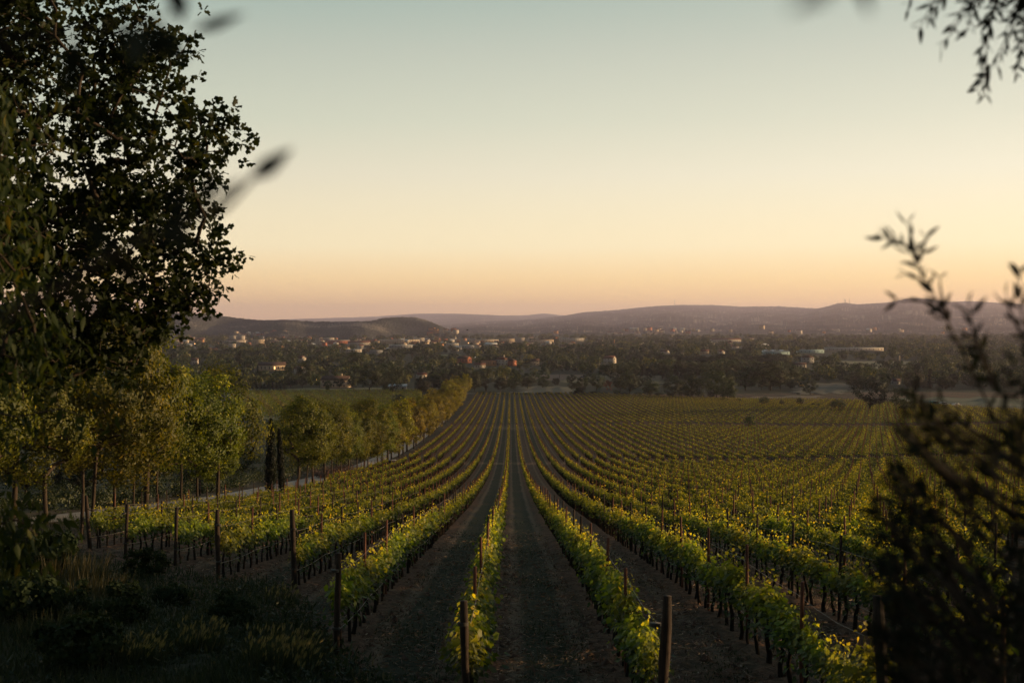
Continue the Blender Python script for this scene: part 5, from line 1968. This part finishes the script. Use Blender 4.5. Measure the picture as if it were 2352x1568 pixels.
def olive_tree():
    r = np.random.default_rng(321)
    base = np.array([4.0, 5.2, float(zg(4.0, 5.2))])
    gb, gl = Geo(), Geo()
    y = 4.3
    tips = [(2160, 112), (2115, 62), (2245, 205), (2262, 215), (2290, 150), (2335, 165), (2340, 110), (2215, 85), (2190, 55), (2310, 70), (2085, 20), (2270, 60), (2350, 40), (2240, 20), (2160, 10), (2300, 15), (2380, 90), (2400, 140), (2420, 40), (2450, 180),
            (2135, 35), (2255, 120), (2320, 40), (2225, 30)]
    starts, ends = [], []
    for (u, v) in tips:
        tip = W3(u, v, y + r.normal(0, .25))
        starts.append(W3(u + r.uniform(10, 90) + 20, v - r.uniform(170, 300), y + r.normal(0, .2)))
        ends.append(tip)
    cen = base + (-.9, -.5, 4.75)
    n0 = len(starts)
    while len(starts) < n0 + 150:            # the rest of the crown, above and right of the picture
        d = unit(r.normal(size=3)) * r.uniform(.3, 1) ** .5
        p = cen + d * (2.1, 1.7, 1.05)
        q = p + (r.normal(0, .15), r.normal(0, .15), -r.uniform(.2, .5))
        if p[1] < 2.2 or min(p[0] / p[1], q[0] / q[1]) * F + VPX < 2460 and HZ - min(p[2], q[2]) / p[1] * F > -150:
            continue
        starts.append(p)
        ends.append(q)
    T = np.array(starts)
    root = [base + q for q in ((0, 0, -.2), (.08, .04, .7), (.1, .05, 1.3), (.02, 0, 2.0), (-.1, -.05, 2.8), (-.3, -.2, 3.5), (-.6, -.35, 4.1))]
    nodes, par, W = skeleton(T, root, r, 2.2, .004)
    W = np.minimum(W, .13)
    gb.merge(bark_mesh(nodes, par, W, 8))
    for k, (a, b) in enumerate(zip(starts, ends)):
        shoot(gb, gl, [a, (a + b) / 2 + (r.normal(.02, .02), 0, r.normal(0, .02)), b], r, .055, .032 if k < n0 else .026, .05, .20, .0024)
    # one long shoot sways close over the camera
    hub = np.array(nodes[6])
    a = W3(1990, -120, .95)
    e_ = a + (.30, .45, .42)
    shoot(gb, gl, [hub, (hub + e_) / 2 + (0, 0, .35), e_], r, .05, .05, .3, .2, .0035)
    tube(gb, [e_, a + (.05, .1, .16), a, W3(1960, -20, .85)], [.0030, .0026, .002, .0012], 4)
    C = np.array([W3(1975, -70, .85), W3(1925, -45, .6), W3(1840, -60, .6)])
    Dv = np.array([W3(1993, 42, .85) - C[0], W3(1800, 28, .6) - C[1], W3(1900, 10, .6) - C[2]])
    ln = np.linalg.norm(Dv, axis=1)
    leaves(gl, C, Dv, ln, ln * .28, .2, np.array([.3, .4, .3]), r, 'lance', np.array([[0, 1, .2]] * 3))
    e = link('olive_tree', None, loc=base)
    tag(e, 'olive tree whose narrow-leaved twigs hang into the upper right corner', 'tree')
    for gg in (gb, gl):
        gg.v = [v - base.astype(np.float32) for v in gg.v]
    gb.build('trunk', M_bark, e, smooth=True)
    gl.build('leaves', M_olive, e)


def near_twig():
    """a thin sapling by the photographer's left hand; only its blurred twig ends show"""
    r = np.random.default_rng(55)
    base = np.array([-.95, 1.15, float(zg(-.95, 1.15))])
    gb, gl = Geo(), Geo()
    y = 1.2
    tube(gb, [base + (0, 0, -.1), base + (.05, .02, 1.2), base + (.12, .04, 2.2), base + (.2, .06, 2.9)], [.012, .009, .006, .004], 6)
    tube(gb, [base + (.12, .04, 2.2), W3(60, 700, y), W3(300, 560, y), W3(520, 475, y), W3(585, 405, y)], [.006, .005, .004, .0034, .0024], 5)
    tube(gb, [base + (.2, .06, 2.9), W3(0, 100, y), W3(260, 60, y), W3(420, 30, y)], [.004, .003, .0022, .0014], 5)
    specs = [((575, 412), (668, 345), .30), ((508, 432), (522, 500), .5), ((440, 72), (572, 32), .18), ((395, -30), (420, 40), .4), ((300, 60), (330, 170), .35), ((260, 70), (390, 130), .3), ((180, 90), (150, 220), .3),
             ((350, 530), (470, 560), .3), ((400, 520), (420, 420), .3), ((250, 580), (330, 660), .3), ((250, 590), (200, 480), .3), ((130, 650), (240, 720), .3), ((330, 50), (440, 150), .28), ((460, 480), (500, 380), .3)]
    C = np.array([W3(a[0], a[1], y) for a, b, w in specs])
    T = np.array([W3(b[0], b[1], y + r.normal(0, .03)) for a, b, w in specs])
    Dv = T - C
    ln = np.linalg.norm(Dv, axis=1)
    leaves(gl, C, Dv, ln, 1.15 * ln * np.array([w for _, _, w in specs]), .2, r.random(len(C)), r, 'lance', np.tile([[0., 1, .15]], (len(C), 1)))
    e = link('sapling', None, loc=base)
    tag(e, 'thin blurred twig with a few narrow leaves crossing the big tree', 'twig')
    for gg in (gb, gl):
        gg.v = [v - base.astype(np.float32) for v in gg.v]
    gb.build('stem', M_bark, e, smooth=True)
    gl.build('leaves', M_olive, e)


oak()
hanging_tree()
olive_shrub()
olive_tree()
near_twig()

# out-of-frame trees shading the headland, the first one added to darken the olive shrub
SH = [tree_variant(800 + i, 'round', 6.5, 3.2, 60, 3000, .30, M_wood_leaf, .2, 1.2) for i in range(2)]
for i, (x, y, s, lab) in enumerate(((8.5, 4.4, .85, 'unseen bushy tree added outside the right edge to shade the olive shrub'), (13.5, 12.0, 1.0, 'olive-like round tree just outside the right edge, nearest the camera'), (24.0, 25.0, 1.0, 'round tree outside the right edge, beside the vine rows'),
                                    (27.0, 30.5, .8, 'round tree outside the right edge, furthest along the rows'))):
    place_tree('headland_tree', SH[i % 2], (x, y, float(zg(x, y))), s, lab, 'tree', 'trees beyond the right edge')

# ------------------------------------------------------------------ haze
HAZE = 4.6e-5
g = Geo()
box(g, -33000, 33000, -400, 33000, -44.5, 470)
m, tr = new_mat('valley_air')
pv = N(tr, 'ShaderNodeVolumePrincipled')
pv.inputs['Color'].default_value = (0.85, 0.77, 1.0, 1)
pv.inputs['Density'].default_value = HAZE
pv.inputs['Anisotropy'].default_value = 0.35
oo = N(tr, 'ShaderNodeOutputMaterial')
tr.links.new(pv.outputs[0], oo.inputs['Volume'])
tag(g.build('haze', m), 'thin evening haze hanging over the valley', 'haze', None, 'stuff')
